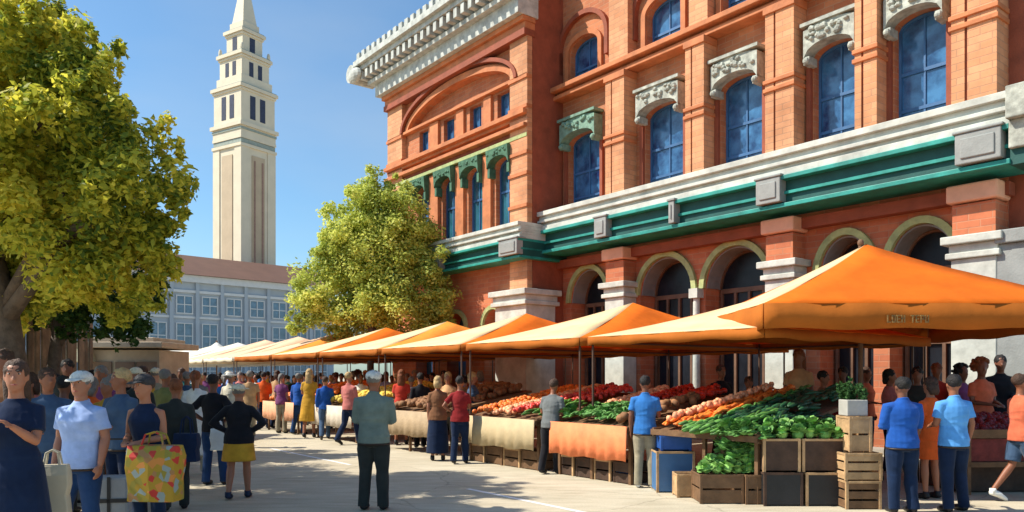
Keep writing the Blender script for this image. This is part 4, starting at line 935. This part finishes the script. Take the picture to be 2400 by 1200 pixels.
    for sg, (kn, an) in ((-1, lg[0]), (1, lg[1])):
        hp = (sg*.088, 0, .9); kn = (sg*kn[0], kn[1], kn[2]); an = (sg*an[0], an[1], an[2])
        hpv, knv, anv = map(Vector, (hp, kn, an))
        body.tube([hpv+Vector((0, 0, .05)), hpv.lerp(knv, .2), hpv.lerp(knv, .6), knv, knv.lerp(anv, .3), knv.lerp(anv, .75), anv, anv-Vector((0, -.005, .03))], [.08, .088, .066, .05, .054, .04, .034, .034], 12)
        fz = anv.z-.055; tilt = max(0, anv.z-.1)*1.2
        body.tube([anv+Vector((0, .035, -.04)), anv+Vector((0, -.03, -.045)), anv+Vector((0, -.11, -.055-tilt*.3)), anv+Vector((0, -.17, -.062-tilt))], [.03, .034, .034, .022], 10)
        feet.append((anv, tilt))
    bv = body; lean_mb(bv)
    out = {'body': remesh(bv, vox, 3)}
    # top garment
    if top:
        t = MB(); e = .016
        if top in ('dress',):
            torso(t, e, z0=1.0); t.loft([(0, .01, .42, .26, .2), (0, .01, .6, .235, .185), (0, .01, .8, .21, .165), (0, .005, .93, .185*hw, .145), (0, 0, 1.05, .15*hw, .115)], 20)
        elif top == 'long_coat':
            torso(t, e, z0=1.0); t.loft([(0, .01, .35, .24, .17), (0, .01, .7, .22, .16), (0, .005, .93, .2, .15), (0, 0, 1.05, .17, .13)], 20)
        else:
            torso(t, e+.004, z0=.86 if top != 'tank' else .93)
            if top != 'tank': t.loft([(0, .003, .845, .175*hw+.012, .135+.012), (0, .003, .96, .168*hw+.012, .13+.012)], 18)
        sl = {'tee': 'short', 'shirt': 'long', 'tank': None, 'dress': 'short', 'long_coat': 'long', 'polo': 'short'}[top]
        if sl:
            for sg, kd in ((-1, arms[0]), (1, arms[1])): arm(t, sg, kd, .014 if sl == 'long' else .006, sl)
        if top in ('shirt', 'polo'): t.tube([(.055*math.cos(a), .01+.055*math.sin(a), 1.478-.012*math.sin(a)*-1) for a in [2*PI*k/12 for k in range(13)]], .014, 6)
        for i, v in enumerate(t.v):
            q = Vector(v); nz = noise.noise(q*6)*.014+noise.noise(Vector((q.x*9, q.y*9, q.z*22)))*.012
            t.v[i] = (q.x*(1+nz*2.2), q.y*(1+nz*4), q.z)
        lean_mb(t); out['top'] = remesh(t, max(vox, .010), 2)
    if bottom:
        t = MB(); e = .014
        if bottom in ('trousers', 'shorts'):
            t.loft([(0, .0, .80, .15*hw, .11), (0, .0, .88, .166*hw, .126), (0, .0, .95, .163*hw, .123), (0, -.002, 1.0, .152*hw, .115)], 18)
            for sg, (kn, an) in ((-1, lg[0]), (1, lg[1])):
                hpv, knv, anv = Vector((sg*.085, 0, .88)), Vector((sg*kn[0], kn[1], kn[2])), Vector((sg*an[0], an[1], an[2]))
                if bottom == 'trousers':
                    t.tube([hpv, hpv.lerp(knv, .3), hpv.lerp(knv, .7), knv, knv.lerp(anv, .3), knv.lerp(anv, .7), anv+Vector((0, .005, -.01)), anv+Vector((0, .01, -.045))], [.094, .102, .085, .071, .074, .068, .066, .066], 14)
                else: t.tube([hpv, hpv.lerp(knv, .3), hpv.lerp(knv, .85)], [.094, .108, .098], 14)
        else:
            zb = {'skirt': .58, 'long_skirt': .16}[bottom]; fl = {'skirt': .03, 'long_skirt': .05}[bottom]
            if legs == 'walk': fl += .03
            t.loft([(0, .01, zb, .19+fl, .15+fl), (0, .01, (zb+.9)/2, .185+fl*.6, .15+fl*.4), (0, .0, .88, .172*hw, .135), (0, .0, .97, .155*hw, .118), (0, .0, 1.02, .148*hw, .112)], 22)
        for i, v in enumerate(t.v):
            q = Vector(v); nz = noise.noise(q*7+Vector((5, 0, 0)))*.009+noise.noise(Vector((q.x*8, q.y*8, q.z*16)))*.006; t.v[i] = (q.x+nz, q.y-nz, q.z)
        lean_mb(t); out['bottom'] = remesh(t, max(vox, .010), 2)
    sh = []
    for anv, tilt in feet:
        t = MB(); t.tube([anv+Vector((0, .05, -.045)), anv+Vector((0, .0, -.042)), anv+Vector((0, -.08, -.052-tilt*.3)), anv+Vector((0, -.16, -.062-tilt)), anv+Vector((0, -.19, -.066-tilt*1.1))], [.03, .046, .044, .036, .018], 12)
        t.tube([anv+Vector((0, .01, .02)), anv+Vector((0, .0, -.05))], [.042, .046], 12)
        zmin = min(v[2] for v in t.v)
        t.v = [(v[0], v[1], max(v[2], .004)) for v in t.v]
        t.smooth = True; sh.append(t.mesh('shoe'))
    out['shoes'] = sh; out['ln'] = ln; out['hr'] = hr
    CACHE[key] = out; return out
HAIRC = {}
def hair_mesh(style, fig, seed=0):
    key = (style, id(fig))
    if key in HAIRC: return HAIRC[key]
    t = MB(); HZ = 1.635; rr = random.Random(seed)
    if style in ('short', 'long', 'bun', 'bob', 'pony'):
        t.ell((0, .014, HZ+.042), (.085, .103, .092), 30, 20)
        if style in ('long', 'bob'):
            e_ = -.30 if style == 'long' else -.13
            t.loft([(0, .03, HZ+.03, .084, .09), (0, .045, HZ-.05, .092, .07), (0, .06, HZ+e_*.6, .092, .055), (0, .07, HZ+e_, .07, .03)], 18)
        if style == 'bun': t.ell((0, .12, HZ+.06), (.045, .045, .045))
        if style == 'pony': t.tube([(0, .1, HZ+.05), (0, .16, HZ), (0, .15, HZ-.12), (0, .12, HZ-.2)], [.03, .035, .03, .01], 10)
    elif style == 'curly':
        t.ell((0, .03, HZ+.03), (.1, .11, .1), 20, 14)
        for k in range(60):
            th = rr.uniform(0, 2*PI); ph = rr.uniform(-.6, 1.5); d = Vector((math.cos(th)*math.cos(ph), math.sin(th)*math.cos(ph), math.sin(ph)))
            if d.y < -.45 and d.z < .55: continue
            t.ell(Vector((0, .035, HZ+.03))+d*.115, (.03, .03, .03), 7, 5)
    elif style in ('cap', 'hat', 'sunhat'):
        t.ell((0, .012, HZ+.055), (.09, .11, .078), 20, 12)
        if style == 'cap': t.tube([(0, -.06, HZ+.05), (0, -.12, HZ+.045), (0, -.175, HZ+.03)], [.075, .07, .045], 14, flat=.12, fl_axis=(0, 0, 1))
        elif style == 'sunhat': t.tube([(0, .01, HZ+.045), (0, .01, HZ+.06)], [.2, .16], 24)
        else: t.tube([(0, .01, HZ+.045), (0, .01, HZ+.06)], [.14, .12], 24)
    t.v = [tuple(fig['ln'](fig['hr'] @ Vector(v))) for v in t.v]
    for i, v in enumerate(t.v):
        q = Vector(v); n_ = 0 if style in ('cap', 'hat', 'sunhat') else noise.noise(q*26)*.012+noise.noise(Vector((q.x*70, q.y*70, q.z*18)))*.007; d_ = Vector((q.x, q.y, q.z-1.66)).normalized(); q = q+d_*n_; t.v[i] = tuple(q)
    t.smooth = True; HAIRC[key] = t.mesh('hair'); return HAIRC[key]
SKIN = {'a': (.36, .15, .085), 'b': (.27, .10, .05), 'c': (.18, .07, .04), 'd': (.50, .25, .16)}
for k, c in SKIN.items(): mat('skin_'+k, c, rough=.5, var=.08, scale=6, bump=.05); MATS['skin_'+k].node_tree.nodes['Principled BSDF'].inputs['Subsurface Weight'].default_value = .08
HC = {'black': (.012, .010, .010), 'brown': (.06, .03, .018), 'blond': (.46, .31, .14), 'grey': (.18, .165, .15), 'white': (.62, .61, .57), 'red': (.20, .06, .02), 'teal': (.1, .25, .25), 'cream': (.7, .62, .45), 'dark': (.03, .03, .035)}
def hm_(c): return mat('hair_'+c, HC[c], rough=.7, var=.25, scale=18, bump=.8, bscale=60)
CLO = {'navy': (.008, .018, .05), 'ltblue': (.33, .44, .72), 'jeans': (.018, .05, .14), 'dkjeans': (.008, .02, .055), 'blue': (.035, .17, .48), 'royal': (.015, .085, .36), 'orange': (.70, .11, .02), 'dkred': (.24, .018, .02), 'red': (.55, .05, .03),
 'sage': (.15, .19, .165), 'charcoal': (.028, .032, .03), 'black': (.014, .014, .018), 'grey': (.16, .17, .17), 'khaki': (.30, .26, .18), 'white': (.70, .70, .66), 'brown': (.22, .10, .05), 'tan': (.45, .28, .14), 'purple': (.20, .06, .16), 'pink': (.50, .16, .14),
 'mustard': (.52, .28, .03), 'cream': (.62, .58, .47), 'slate': (.05, .09, .16), 'teal': (.04, .22, .20), 'skyblue': (.10, .33, .72), 'peach': (.62, .36, .18), 'coral': (.60, .14, .07), 'olive': (.16, .17, .06)}
def person(label, px, Y, h, face, top, tc, bottom, bc, arms=('hang', 'hang'), legs='stand', hair='short', hc='brown', skin='b', fem=False, vox=.018, head=0, lean=0, shoe='black', group='people in the market crowd', detail=False, wide=1.0):
    fig = figure(arms, legs, top, bottom, fem, vox, R(head), R(lean))
    x, y = at(px, Y); e = bpy.data.objects.new('person', None); COL.objects.link(e)
    e.location = (x, y, 0); e.rotation_euler = (0, 0, R(face)); k = h/1.75; e.scale = (k*wide, k*wide, k); tag(e, label, 'person', group)
    def put(nm, me, m_):
        o = link(nm, me, e)
        if not me.materials: me.materials.append(None)
        o.material_slots[0].link = 'OBJECT'; o.material_slots[0].material = m_; return o
    put('body', fig['body'], MATS['skin_'+skin])
    if top: put({'tee': 'shirt', 'shirt': 'shirt', 'polo': 'shirt', 'tank': 'tank_top', 'dress': 'dress', 'long_coat': 'coat'}[top], fig['top'], cloth(tc, CLO[tc]))
    if bottom: put({'trousers': 'trousers', 'shorts': 'shorts', 'skirt': 'skirt', 'long_skirt': 'skirt'}[bottom], fig['bottom'], cloth(bc, CLO[bc]))
    for s_ in fig['shoes']: put('shoe', s_, mat('shoe_'+shoe, CLO.get(shoe, (.02,.02,.02)), rough=.5))
    if detail is not None and vox <= .011 and top and bottom == 'trousers':
        pk = MB(); zz = .86
        pk.loft([(0, .003, .825, .186, .143), (0, .003, .845, .187, .144)], 24); pk.smooth = True; o = link('belt', pk.mesh('belt', mat('belt_leather', (.03, .015, .01), rough=.5)), e)
    if hair: put('hat' if hair in ('cap', 'hat', 'sunhat') else 'hair', hair_mesh(hair, fig), hm_(hc))
    if hair in ('cap', 'hat', 'sunhat') : put('hair', hair_mesh('short', fig), hm_('grey' if hc in ('white', 'cream') else 'brown')).scale = (.985, .985, 1)
    if detail:
        for sg in (-1, 1):
            m = MB(); m.tube([(sg*.048, -.078, 1.672), (sg*.032, -.0925, 1.677), (sg*.014, -.092, 1.673)], [.0025, .0045, .003], 6); m.v = [tuple(fig['ln'](fig['hr'] @ Vector(v))) for v in m.v]
            link('eyebrow', m.mesh('eyebrow', hm_('dark')), e)
            m = MB(); m.ell((sg*.031, -.0875, 1.653), (.012, .0045, .0055), 10, 8); m.v = [tuple(fig['ln'](fig['hr'] @ Vector(v))) for v in m.v]
            m.smooth = True; link('eye_white', m.mesh('eye_white', mat('eye_white', (.5, .47, .44), rough=.3)), e)
            m = MB(); m.ell((sg*.031, -.0895, 1.653), (.0065, .005, .006), 10, 8); m.v = [tuple(fig['ln'](fig['hr'] @ Vector(v))) for v in m.v]
            m.smooth = True; o = link('eye', m.mesh('eye', mat('eye_dark', (.03, .02, .018), rough=.2)), e)
        m = MB(); m.tube([(-.022, -.086, 1.571), (0, -.0945, 1.570), (.022, -.086, 1.571)], [.003, .007, .003], 6); m.v = [tuple(fig['ln'](fig['hr'] @ Vector(v))) for v in m.v]
        link('mouth', m.mesh('mouth', mat('lips', (.35, .08, .07), rough=.5)), e)
    return e
P = person
F = .011
# --- foreground left, in the tree's shade
P('woman in a navy dress looking at her phone at the far left edge', 38, 5.9, 1.76, 12, 'dress', 'navy', 'long_skirt', 'navy', ('phone', 'phone'), 'stand', 'long', 'brown', 'a', True, F, 12, 0, detail=True)
P('man in a light blue polo shirt, white cap and dark jeans among the left crowd', 190, 7.0, 1.68, -8, 'polo', 'ltblue', 'trousers', 'jeans', ('hang', 'hang'), 'relax', 'cap', 'white', 'a', False, F, 8, detail=True, wide=1.08)
P('woman in a black sleeveless top and dark cap holding a big yellow patterned bag', 350, 7.3, 1.66, -5, 'tank', 'navy', 'trousers', 'dkjeans', ('front', 'front'), 'stand', 'cap', 'dark', 'a', True, F, -15, 8, detail=True)
P('man in a slate blue shirt just behind the woman with the yellow bag', 283, 8.6, 1.72, -20, 'tee', 'slate', 'trousers', 'navy', ('cross', 'hang'), 'stand', 'short', 'blond', 'b', False, F, -25, detail=True)
P('person in a mid blue shirt between the navy dress woman and the white capped man', 112, 8.2, 1.72, 30, 'shirt', 'slate', 'trousers', 'jeans', ('front', 'hang'), 'stand', 'short', 'brown', 'b', False, .015, 20)
P('person in a purple top behind the man with the white cap', 236, 11.0, 1.78, 10, 'tee', 'purple', 'trousers', 'dkjeans', ('hang', 'hang'), 'stand', 'bob', 'grey', 'b', True, .016, 0)
P('tall dark haired person before the board fence, above the blue shirted one', 158, 11.5, 1.88, 20, 'shirt', 'charcoal', 'trousers', 'black', ('hang', 'cross'), 'stand', 'short', 'black', 'c')
P('person with reddish face at the far left edge behind the navy dress woman', 8, 8.2, 1.92, 0, 'shirt', 'brown', 'trousers', 'navy', ('hang', 'hang'), 'stand', 'short', 'brown', 'b')
P('person with an ochre jacket sleeve behind the white capped man', 252, 9.4, 1.62, -15, 'shirt', 'mustard', 'trousers', 'brown', ('hang', 'hang'), 'stand', 'short', 'grey', 'b')
P('woman in a dark jacket walking right of the yellow bag', 412, 9.4, 1.60, 200, 'shirt', 'charcoal', 'trousers', 'charcoal', ('hang', 'carry'), 'step', 'short', 'red', 'b', False, .015)
P('woman in a long white coat walking away at left centre', 458, 12.6, 1.72, 190, 'long_coat', 'white', 'trousers', 'cream', ('swingf', 'swingb'), 'walk', 'pony', 'red', 'a', True, .015)
P('man in a black shirt and blue jeans with one hand on his hip', 500, 11.6, 1.66, 175, 'tee', 'black', 'trousers', 'jeans', ('hip', 'hip'), 'relax', 'short', 'black', 'c', False, .013)
P('bare legged woman in a black top, brown skirt and pale hat walking away', 560, 10.3, 1.53, 190, 'shirt', 'black', 'skirt', 'mustard', ('hip', 'hip'), 'step', 'hat', 'cream', 'a', True, .012, 0, 0, 'navy', wide=1.15)
P('person in dark clothes with a tan hat behind the slate blue shirted man', 318, 10.6, 1.75, 20, 'shirt', 'charcoal', 'trousers', 'navy', ('hang', 'hang'), 'stand', 'hat', 'cream', 'b')
P('grey haired person in olive left of the woman in a dark jacket', 388, 12.5, 1.74, 160, 'tee', 'olive', 'trousers', 'navy', ('hang', 'hang'), 'stand', 'short', 'grey', 'b')
P('person in deep blue behind the kraft paper bag', 68, 8.9, 1.66, -20, 'tee', 'navy', 'trousers', 'jeans', ('cross', 'hang'), 'stand', 'bob', 'brown', 'b', True)
P('person in a blue grey top left of the woman in the long white coat', 438, 16.5, 1.72, 180, 'tee', 'slate', 'trousers', 'navy', ('hang', 'hang'), 'stand', 'short', 'grey', 'b')
# --- centre
P('man in a grey green shirt and white cap, back turned, alone in the street', 876, 9.45, 1.70, 178, 'shirt', 'sage', 'trousers', 'charcoal', ('front', 'front'), 'stand', 'cap', 'white', 'b', False, .010, 0, wide=1.12)
P('woman in a dark red top and navy trousers before the cream fronted stall', 1078, 14.4, 1.63, 175, 'tee', 'dkred', 'trousers', 'navy', ('front', 'hip'), 'step', 'short', 'black', 'b', True, .013)
P('blond woman in a brown top and long skirt beside the woman in dark red', 1026, 14.9, 1.63, 185, 'tee', 'brown', 'long_skirt', 'navy', ('front', 'hang'), 'stand', 'bob', 'blond', 'a', True, .013)
P('person in grey shirt and black trousers leaning over the lettuces', 1290, 12.9, 1.60, 150, 'tee', 'grey', 'trousers', 'black', ('front', 'front'), 'step', 'short', 'brown', 'b', False, .012, 0, 12)
P('man in a blue polo and khaki trousers at the salmon fronted stall', 1512, 11.3, 1.64, 170, 'polo', 'blue', 'trousers', 'khaki', ('front', 'hang'), 'stand', 'short', 'black', 'c', False, F, 0, 3, 'white')
P('man in a royal blue shirt with his back turned beside the crate stack', 2115, 9.25, 1.62, 180, 'shirt', 'royal', 'trousers', 'dkjeans', ('front', 'front'), 'stand', 'short', 'black', 'c', False, .010, 0, wide=1.12)
P('man in a paler sky blue shirt reaching over the berry stand', 2235, 9.3, 1.65, 186, 'polo', 'skyblue', 'trousers', 'navy', ('hang', 'front'), 'relax', 'short', 'black', 'b', False, .010, -15, wide=1.05)
P('person in an orange top between the two men in blue', 2180, 10.3, 1.62, 200, 'tee', 'orange', 'skirt', 'orange', ('front', 'hang'), 'stand', 'bob', 'brown', 'a', True, .013)
P('woman with brown curly hair in a coral top behind the berry stand', 2300, 12.3, 1.90, 10, 'tee', 'coral', 'trousers', 'dkred', ('front', 'front'), 'stand', 'curly', 'red', 'c', True, .014, -20)
P('tall person in black at the right edge by the grey pier', 2345, 13.6, 2.0, -20, 'shirt', 'black', 'trousers', 'black', ('hang', 'front'), 'stand', 'short', 'black', 'c')
P('person in a terracotta top cut by the right edge of the picture', 2392, 10.0, 1.66, 90, 'tee', 'coral', 'shorts', 'slate', ('front', 'front'), 'walk', 'short', 'brown', 'b', False, .013, 0, 0, 'white')
P('vendor with red hair and a peach top standing by the white pier', 1872, 14.0, 2.12, -30, 'tee', 'peach', 'trousers', 'brown', ('front', 'front'), 'stand', 'long', 'red', 'b', True, .013, -10)
P('vendor in black at the back of the salmon fronted stall', 1690, 15.5, 1.85, 20, 'tee', 'black', 'trousers', 'black', ('front', 'front'), 'stand', 'short', 'brown', 'b', False, .014)
P('vendor with a teal scarf at the back of the near stall', 1755, 14.2, 1.62, -10, 'tee', 'teal', 'trousers', 'brown', ('front', 'front'), 'stand', 'short', 'brown', 'b', True, .014)
for i, (px, Y, h, tc, hair, hc, what) in enumerate([(1930, 13.4, 1.72, 'brown', 'short', 'black', 'shopper in brown left of the crate stack plant'), (1975, 14.2, 1.8, 'dkred', 'short', 'black', 'shopper in dark red right of the peach vendor'),
   (2085, 13.2, 1.75, 'pink', 'bob', 'black', 'shopper in pink under the lettering of the umbrella'), (2150, 12.4, 1.78, 'charcoal', 'short', 'black', 'shopper in charcoal behind the left blue shirted man'), (2195, 13.6, 1.86, 'red', 'short', 'red', 'shopper in red between the heads of the blue shirted men'),
   (2255, 13.3, 1.82, 'purple', 'curly', 'black', 'shopper in purple left of the curly haired woman'), (2030, 14.6, 1.8, 'coral', 'short', 'brown', 'shopper in coral behind the umbrella pole')]):
    P(what, px, Y, h, random.Random(i).uniform(-60, 60), 'tee', tc, 'trousers', 'dkjeans', ('front', 'hang'), 'stand', hair, hc, 'bc'[i % 2], i % 2 == 0)
# --- mid distance street
P('man in an orange shirt and dark trousers walking far off at left centre', 618, 23.5, 1.75, 190, 'shirt', 'orange', 'trousers', 'navy', ('front', 'hang'), 'walk', 'short', 'black', 'a')
P('person in a brown top beside the man in orange', 650, 24, 1.8, 170, 'tee', 'tan', 'trousers', 'dkjeans', ('hang', 'front'), 'step', 'bob', 'brown', 'b', True)
P('person in a blue jacket left of the woman in yellow', 700, 21.5, 1.70, 160, 'shirt', 'royal', 'trousers', 'jeans', ('hang', 'hang'), 'step', 'short', 'grey', 'b')
P('blond woman in a long mustard yellow dress', 725, 20.4, 1.82, 185, 'dress', 'mustard', None, None, ('hang', 'front'), 'step', 'long', 'blond', 'a', True)
P('man in a royal blue jacket and grey jeans right of the woman in yellow', 762, 19.8, 1.62, 195, 'shirt', 'royal', 'trousers', 'slate', ('front', 'hang'), 'walk', 'short', 'brown', 'a')
P('man in a pink shirt and navy trousers left of the man with the white cap', 818, 18.4, 1.72, 150, 'shirt', 'pink', 'trousers', 'navy', ('front', 'front'), 'walk', 'short', 'blond', 'a')
P('woman with long brown hair in a bright red dress', 941, 18.3, 1.78, 180, 'dress', 'red', None, None, ('hang', 'front'), 'step', 'long', 'red', 'b', True)
P('person all in black right of the woman in red', 985, 17.6, 1.70, 200, 'shirt', 'black', 'trousers', 'black', ('hang', 'hang'), 'step', 'short', 'black', 'b')
P('person in white walking between the woman in red and the one in black', 964, 19.6, 1.62, 200, 'tee', 'white', 'trousers', 'cream', ('hang', 'hang'), 'walk', 'short', 'grey', 'a', True)
P('person in cream with a sunhat behind the black shirted man', 540, 17.5, 1.72, 160, 'shirt', 'cream', 'trousers', 'khaki', ('front', 'hang'), 'step', 'sunhat', 'white', 'a')
P('person in tan right of the pale hatted woman', 585, 20, 1.76, 200, 'tee', 'tan', 'trousers', 'khaki', ('hang', 'front'), 'walk', 'short', 'grey', 'b')
P('person in grey behind the royal blue jacket', 788, 24, 1.74, 180, 'tee', 'grey', 'trousers', 'khaki', ('hang', 'hang'), 'walk', 'short', 'brown', 'b')
P('person in white shirt and grey trousers behind the man in pink', 845, 21, 1.68, 20, 'shirt', 'white', 'trousers', 'grey', ('front', 'hang'), 'step', 'short', 'brown', 'c')
P('blond person in a peach top behind the blond woman in brown', 1050, 17.2, 1.72, 0, 'tee', 'peach', 'trousers', 'grey', ('front', 'front'), 'stand', 'bob', 'blond', 'a', True)
P('blond person in slate right of the woman in dark red', 1108, 16.8, 1.72, 90, 'tee', 'slate', 'trousers', 'dkjeans', ('front', 'front'), 'stand', 'bob', 'blond', 'a', True)
# far crowd
fr = random.Random(21)
tops = ['blue', 'cream', 'coral', 'charcoal', 'tan', 'olive', 'pink', 'white', 'brown', 'navy', 'mustard', 'teal', 'red', 'grey', 'purple', 'ltblue', 'orange', 'khaki', 'black', 'skyblue']
place = ['under the white end of the tent row', 'before the far hall', 'under the peach tents', 'in the distant crowd left of the street', 'beneath the street tree']
used = {}
pos = [(430, 27), (452, 31), (478, 25), (498, 33), (515, 29), (536, 24), (552, 35), (570, 28), (590, 32), (606, 38), (628, 30), (642, 36), (664, 28), (676, 33), (690, 27), (708, 30), (742, 27), (752, 34), (775, 29), (800, 26), (828, 28), (856, 25), (905, 24), (918, 28), (955, 26), (1000, 23), (1012, 27), (395, 24), (372, 21), (345, 19), (320, 23), (300, 16), (215, 16), (186, 14), (130, 14.5), (70, 11.5), (470, 20), (525, 21), (600, 26), (660, 22), (30, 9.8), (150, 9.2), (215, 9.9), (262, 12.5), (335, 13.5), (365, 15.5), (405, 15), (425, 18), (462, 24), (488, 30), (508, 27), (548, 30), (562, 25), (578, 34), (612, 31), (636, 27), (654, 31), (672, 38), (698, 35), (716, 25), (733, 33), (758, 38), (783, 30), (810, 33), (838, 24), (866, 30), (893, 29), (930, 23), (972, 22), (990, 28), (1040, 21), (1090, 20), (1125, 19)]
for i, (px, Y) in enumerate(pos):
    tc = tops[(i*7+i//20) % 20]; near = 'between' 
    pl = ('under tents near the woman in dark red' if px > 950 else 'behind the man in grey green' if px > 790 else 'beyond the man in orange' if px > 590 and Y > 27 else 'near the woman in yellow' if px > 640 else 'just left of the man in orange' if px > 560 else 'beyond the woman in the long white coat' if px > 415 else 'in front of the beige kiosk' if px > 260 else 'in front of the board fence')
    hc = fr.choice(['brown', 'black', 'brown', 'black', 'blond', 'grey']); hr_ = fr.choice(['short', 'short', 'bob', 'pony', 'long', 'curly', 'short', 'short'] + (['hat'] if i % 5 == 0 else []))
    lab = '%s person in a %s top, %s' % ({'brown': 'brown haired', 'black': 'black haired', 'blond': 'blond', 'grey': 'grey haired'}[hc] if hr_ != 'hat' else 'hatted', {'ltblue': 'light blue', 'skyblue': 'sky blue'}.get(tc, tc), pl)
    lab = lab.replace('a orange', 'an orange').replace('a olive', 'an olive')
    if lab in used: lab = lab.replace(' person', ' shopper').replace(' top', ' shirt')
    if lab in used: lab = lab.replace(' shopper', ' passer-by').replace('under tents ', '')
    used[lab] = 1
    P(lab, px, Y, fr.uniform(1.62, 1.82), fr.choice([0, 180, 170, 200, 20, -30]), fr.choice(['tee', 'shirt']), tc, 'trousers', fr.choice(['jeans', 'khaki', 'navy', 'grey', 'charcoal']), fr.choice([('hang', 'hang'), ('front', 'hang'), ('swingf', 'swingb')]), fr.choice(['walk', 'step', 'stand']), hr_, hc if hr_ != 'hat' else 'cream', fr.choice('abcd'), fr.random() < .5, .022)
# ------------------------------------------------------------------ bags and props
def bag(label, px, Y, z0, w_, d_, h_, m_, rz=0, handles=True, flare=1.1, name='shopping_bag', strap=.18, patches=None):
    x, y = at(px, Y); T = Thing(name, label, 'bag', frame=(x, y, z0), rot=rz)
    m = MB(); n = 5; rings = []
    for k in range(n+1):
        t = k/n; f_ = 1+(flare-1)*t; rings.append([(sx*w_/2*f_+.01*math.sin(k*2+sx), sy*d_/2*(f_ if k < n else .7), h_*t) for sx, sy in ((-1, -1), (0, -1.15), (1, -1), (1.05, 0), (1, 1), (0, 1.15), (-1, 1), (-1.05, 0))])
    m.ring(rings); m.smooth = False; T.part('pouch', m, m_, bevel=.01)
    if handles:
        for sy in (-1, 1):
            m = MB(); m.tube([(-w_*.25, sy*d_*.3, h_-.01), (-w_*.18, sy*d_*.2, h_+strap*.8), (0, sy*d_*.1, h_+strap), (w_*.18, sy*d_*.2, h_+strap*.8), (w_*.25, sy*d_*.3, h_-.01)], .009, 7); T.part('handle', m, m_)
    return T
kraft = mat('kraft_paper', (.46, .40, .29), var=.12, bump=.4, bscale=8)
bag('tall kraft paper bag held by the woman in the navy dress', 124, 6.3, .50, .24, .13, .42, kraft, R(15), flare=1.02, strap=.12)
ybag = bpy.data.materials.new('patterned_yellow_cloth'); ybag.use_nodes = True
N, L = nt(ybag); tc_ = N.new('ShaderNodeTexCoord'); vo = N.new('ShaderNodeTexVoronoi'); vo.inputs['Scale'].default_value = 17; L.new(tc_.outputs['Object'], vo.inputs['Vector'])
rp = N.new('ShaderNodeValToRGB'); rp.color_ramp.interpolation = 'CONSTANT'; sp = N.new('ShaderNodeSeparateColor'); L.new(vo.outputs['Color'], sp.inputs[0]); L.new(sp.outputs[0], rp.inputs[0]); L.new(rp.outputs[0], N['Principled BSDF'].inputs['Base Color'])
e = rp.color_ramp.elements; e[0].color = (.33, .21, .015, 1); e[1].position = .4; e[1].color = (.24, .20, .025, 1)
for p_, c in ((.6, (.42, .03, .02, 1)), (.72, (.5, .2, .04, 1)), (.84, (.22, .27, .26, 1)), (.92, (.30, .16, .06, 1))): q = e.new(p_); q.color = c
N['Principled BSDF'].inputs['Roughness'].default_value = .85
bag('large yellow, red and olive patterned cloth bag held by the dark capped woman', 365, 6.95, .52, .42, .2, .50, ybag, R(-5), flare=1.12, strap=.12)
bag('navy shoulder bag at the side of the woman in the dark jacket', 438, 9.2, .62, .26, .14, .34, cloth('navy', CLO['navy']), 0, strap=.2)
bag('white carrier bag beside the man with a hand on his hip', 512, 11.3, .55, .2, .1, .32, mat('white_plastic', (.7, .72, .72), bump=.5, bscale=9), 0, strap=.12)
# phone in the woman's hands
x, y = at(38, 5.9); m = MB(); m.box(-.036, .036, -.004, .004, -.075, .075)
m2 = solo('mobile_phone', m, mat('phone_black', (.01, .01, .012), rough=.2), 'black phone held by the woman in the navy dress', 'phone', loc=(x+.02, y-.345, 1.36), rz=R(12), bevel=.004); m2.rotation_euler = (R(-35), 0, R(12))
# folding shopping trolley
x, y = at(268, 7.9); TR = Thing('shopping_trolley', 'grey and black folding trolley between the white capped man and the yellow bag', 'trolley', frame=(x, y, 0), rot=R(10))
m = MB(); m.box(-.17, .17, -.12, .12, .14, .62); TR.part('bag', m, mat('grey_trolley_cloth', (.28, .29, .30), bump=.5, bscale=8), bevel=.03)
m = MB(); m.box(-.172, .172, -.13, -.12, .36, .40); m.box(-.03, .0, -.13, -.12, .14, .62); TR.part('strap', m, MATS['black_crate_plastic'])
m = MB(); m.tube([(-.15, .14, .05), (-.15, .15, .9), (-.12, .2, .98), (.12, .2, .98), (.15, .15, .9), (.15, .14, .05)], .011, 8); m.tube([(-.15, .14, .1), (-.15, -.12, .1), (.15, -.12, .1), (.15, .14, .1)], .009, 8); TR.part('frame', m, MATS['black_crate_plastic'])
for sx in (-1, 1):
    m = MB(); m.tube([(sx*.17, .14, .08), (sx*.2, .14, .08)], .08, 16); TR.part('wheel', m, MATS['black_crate_plastic'])
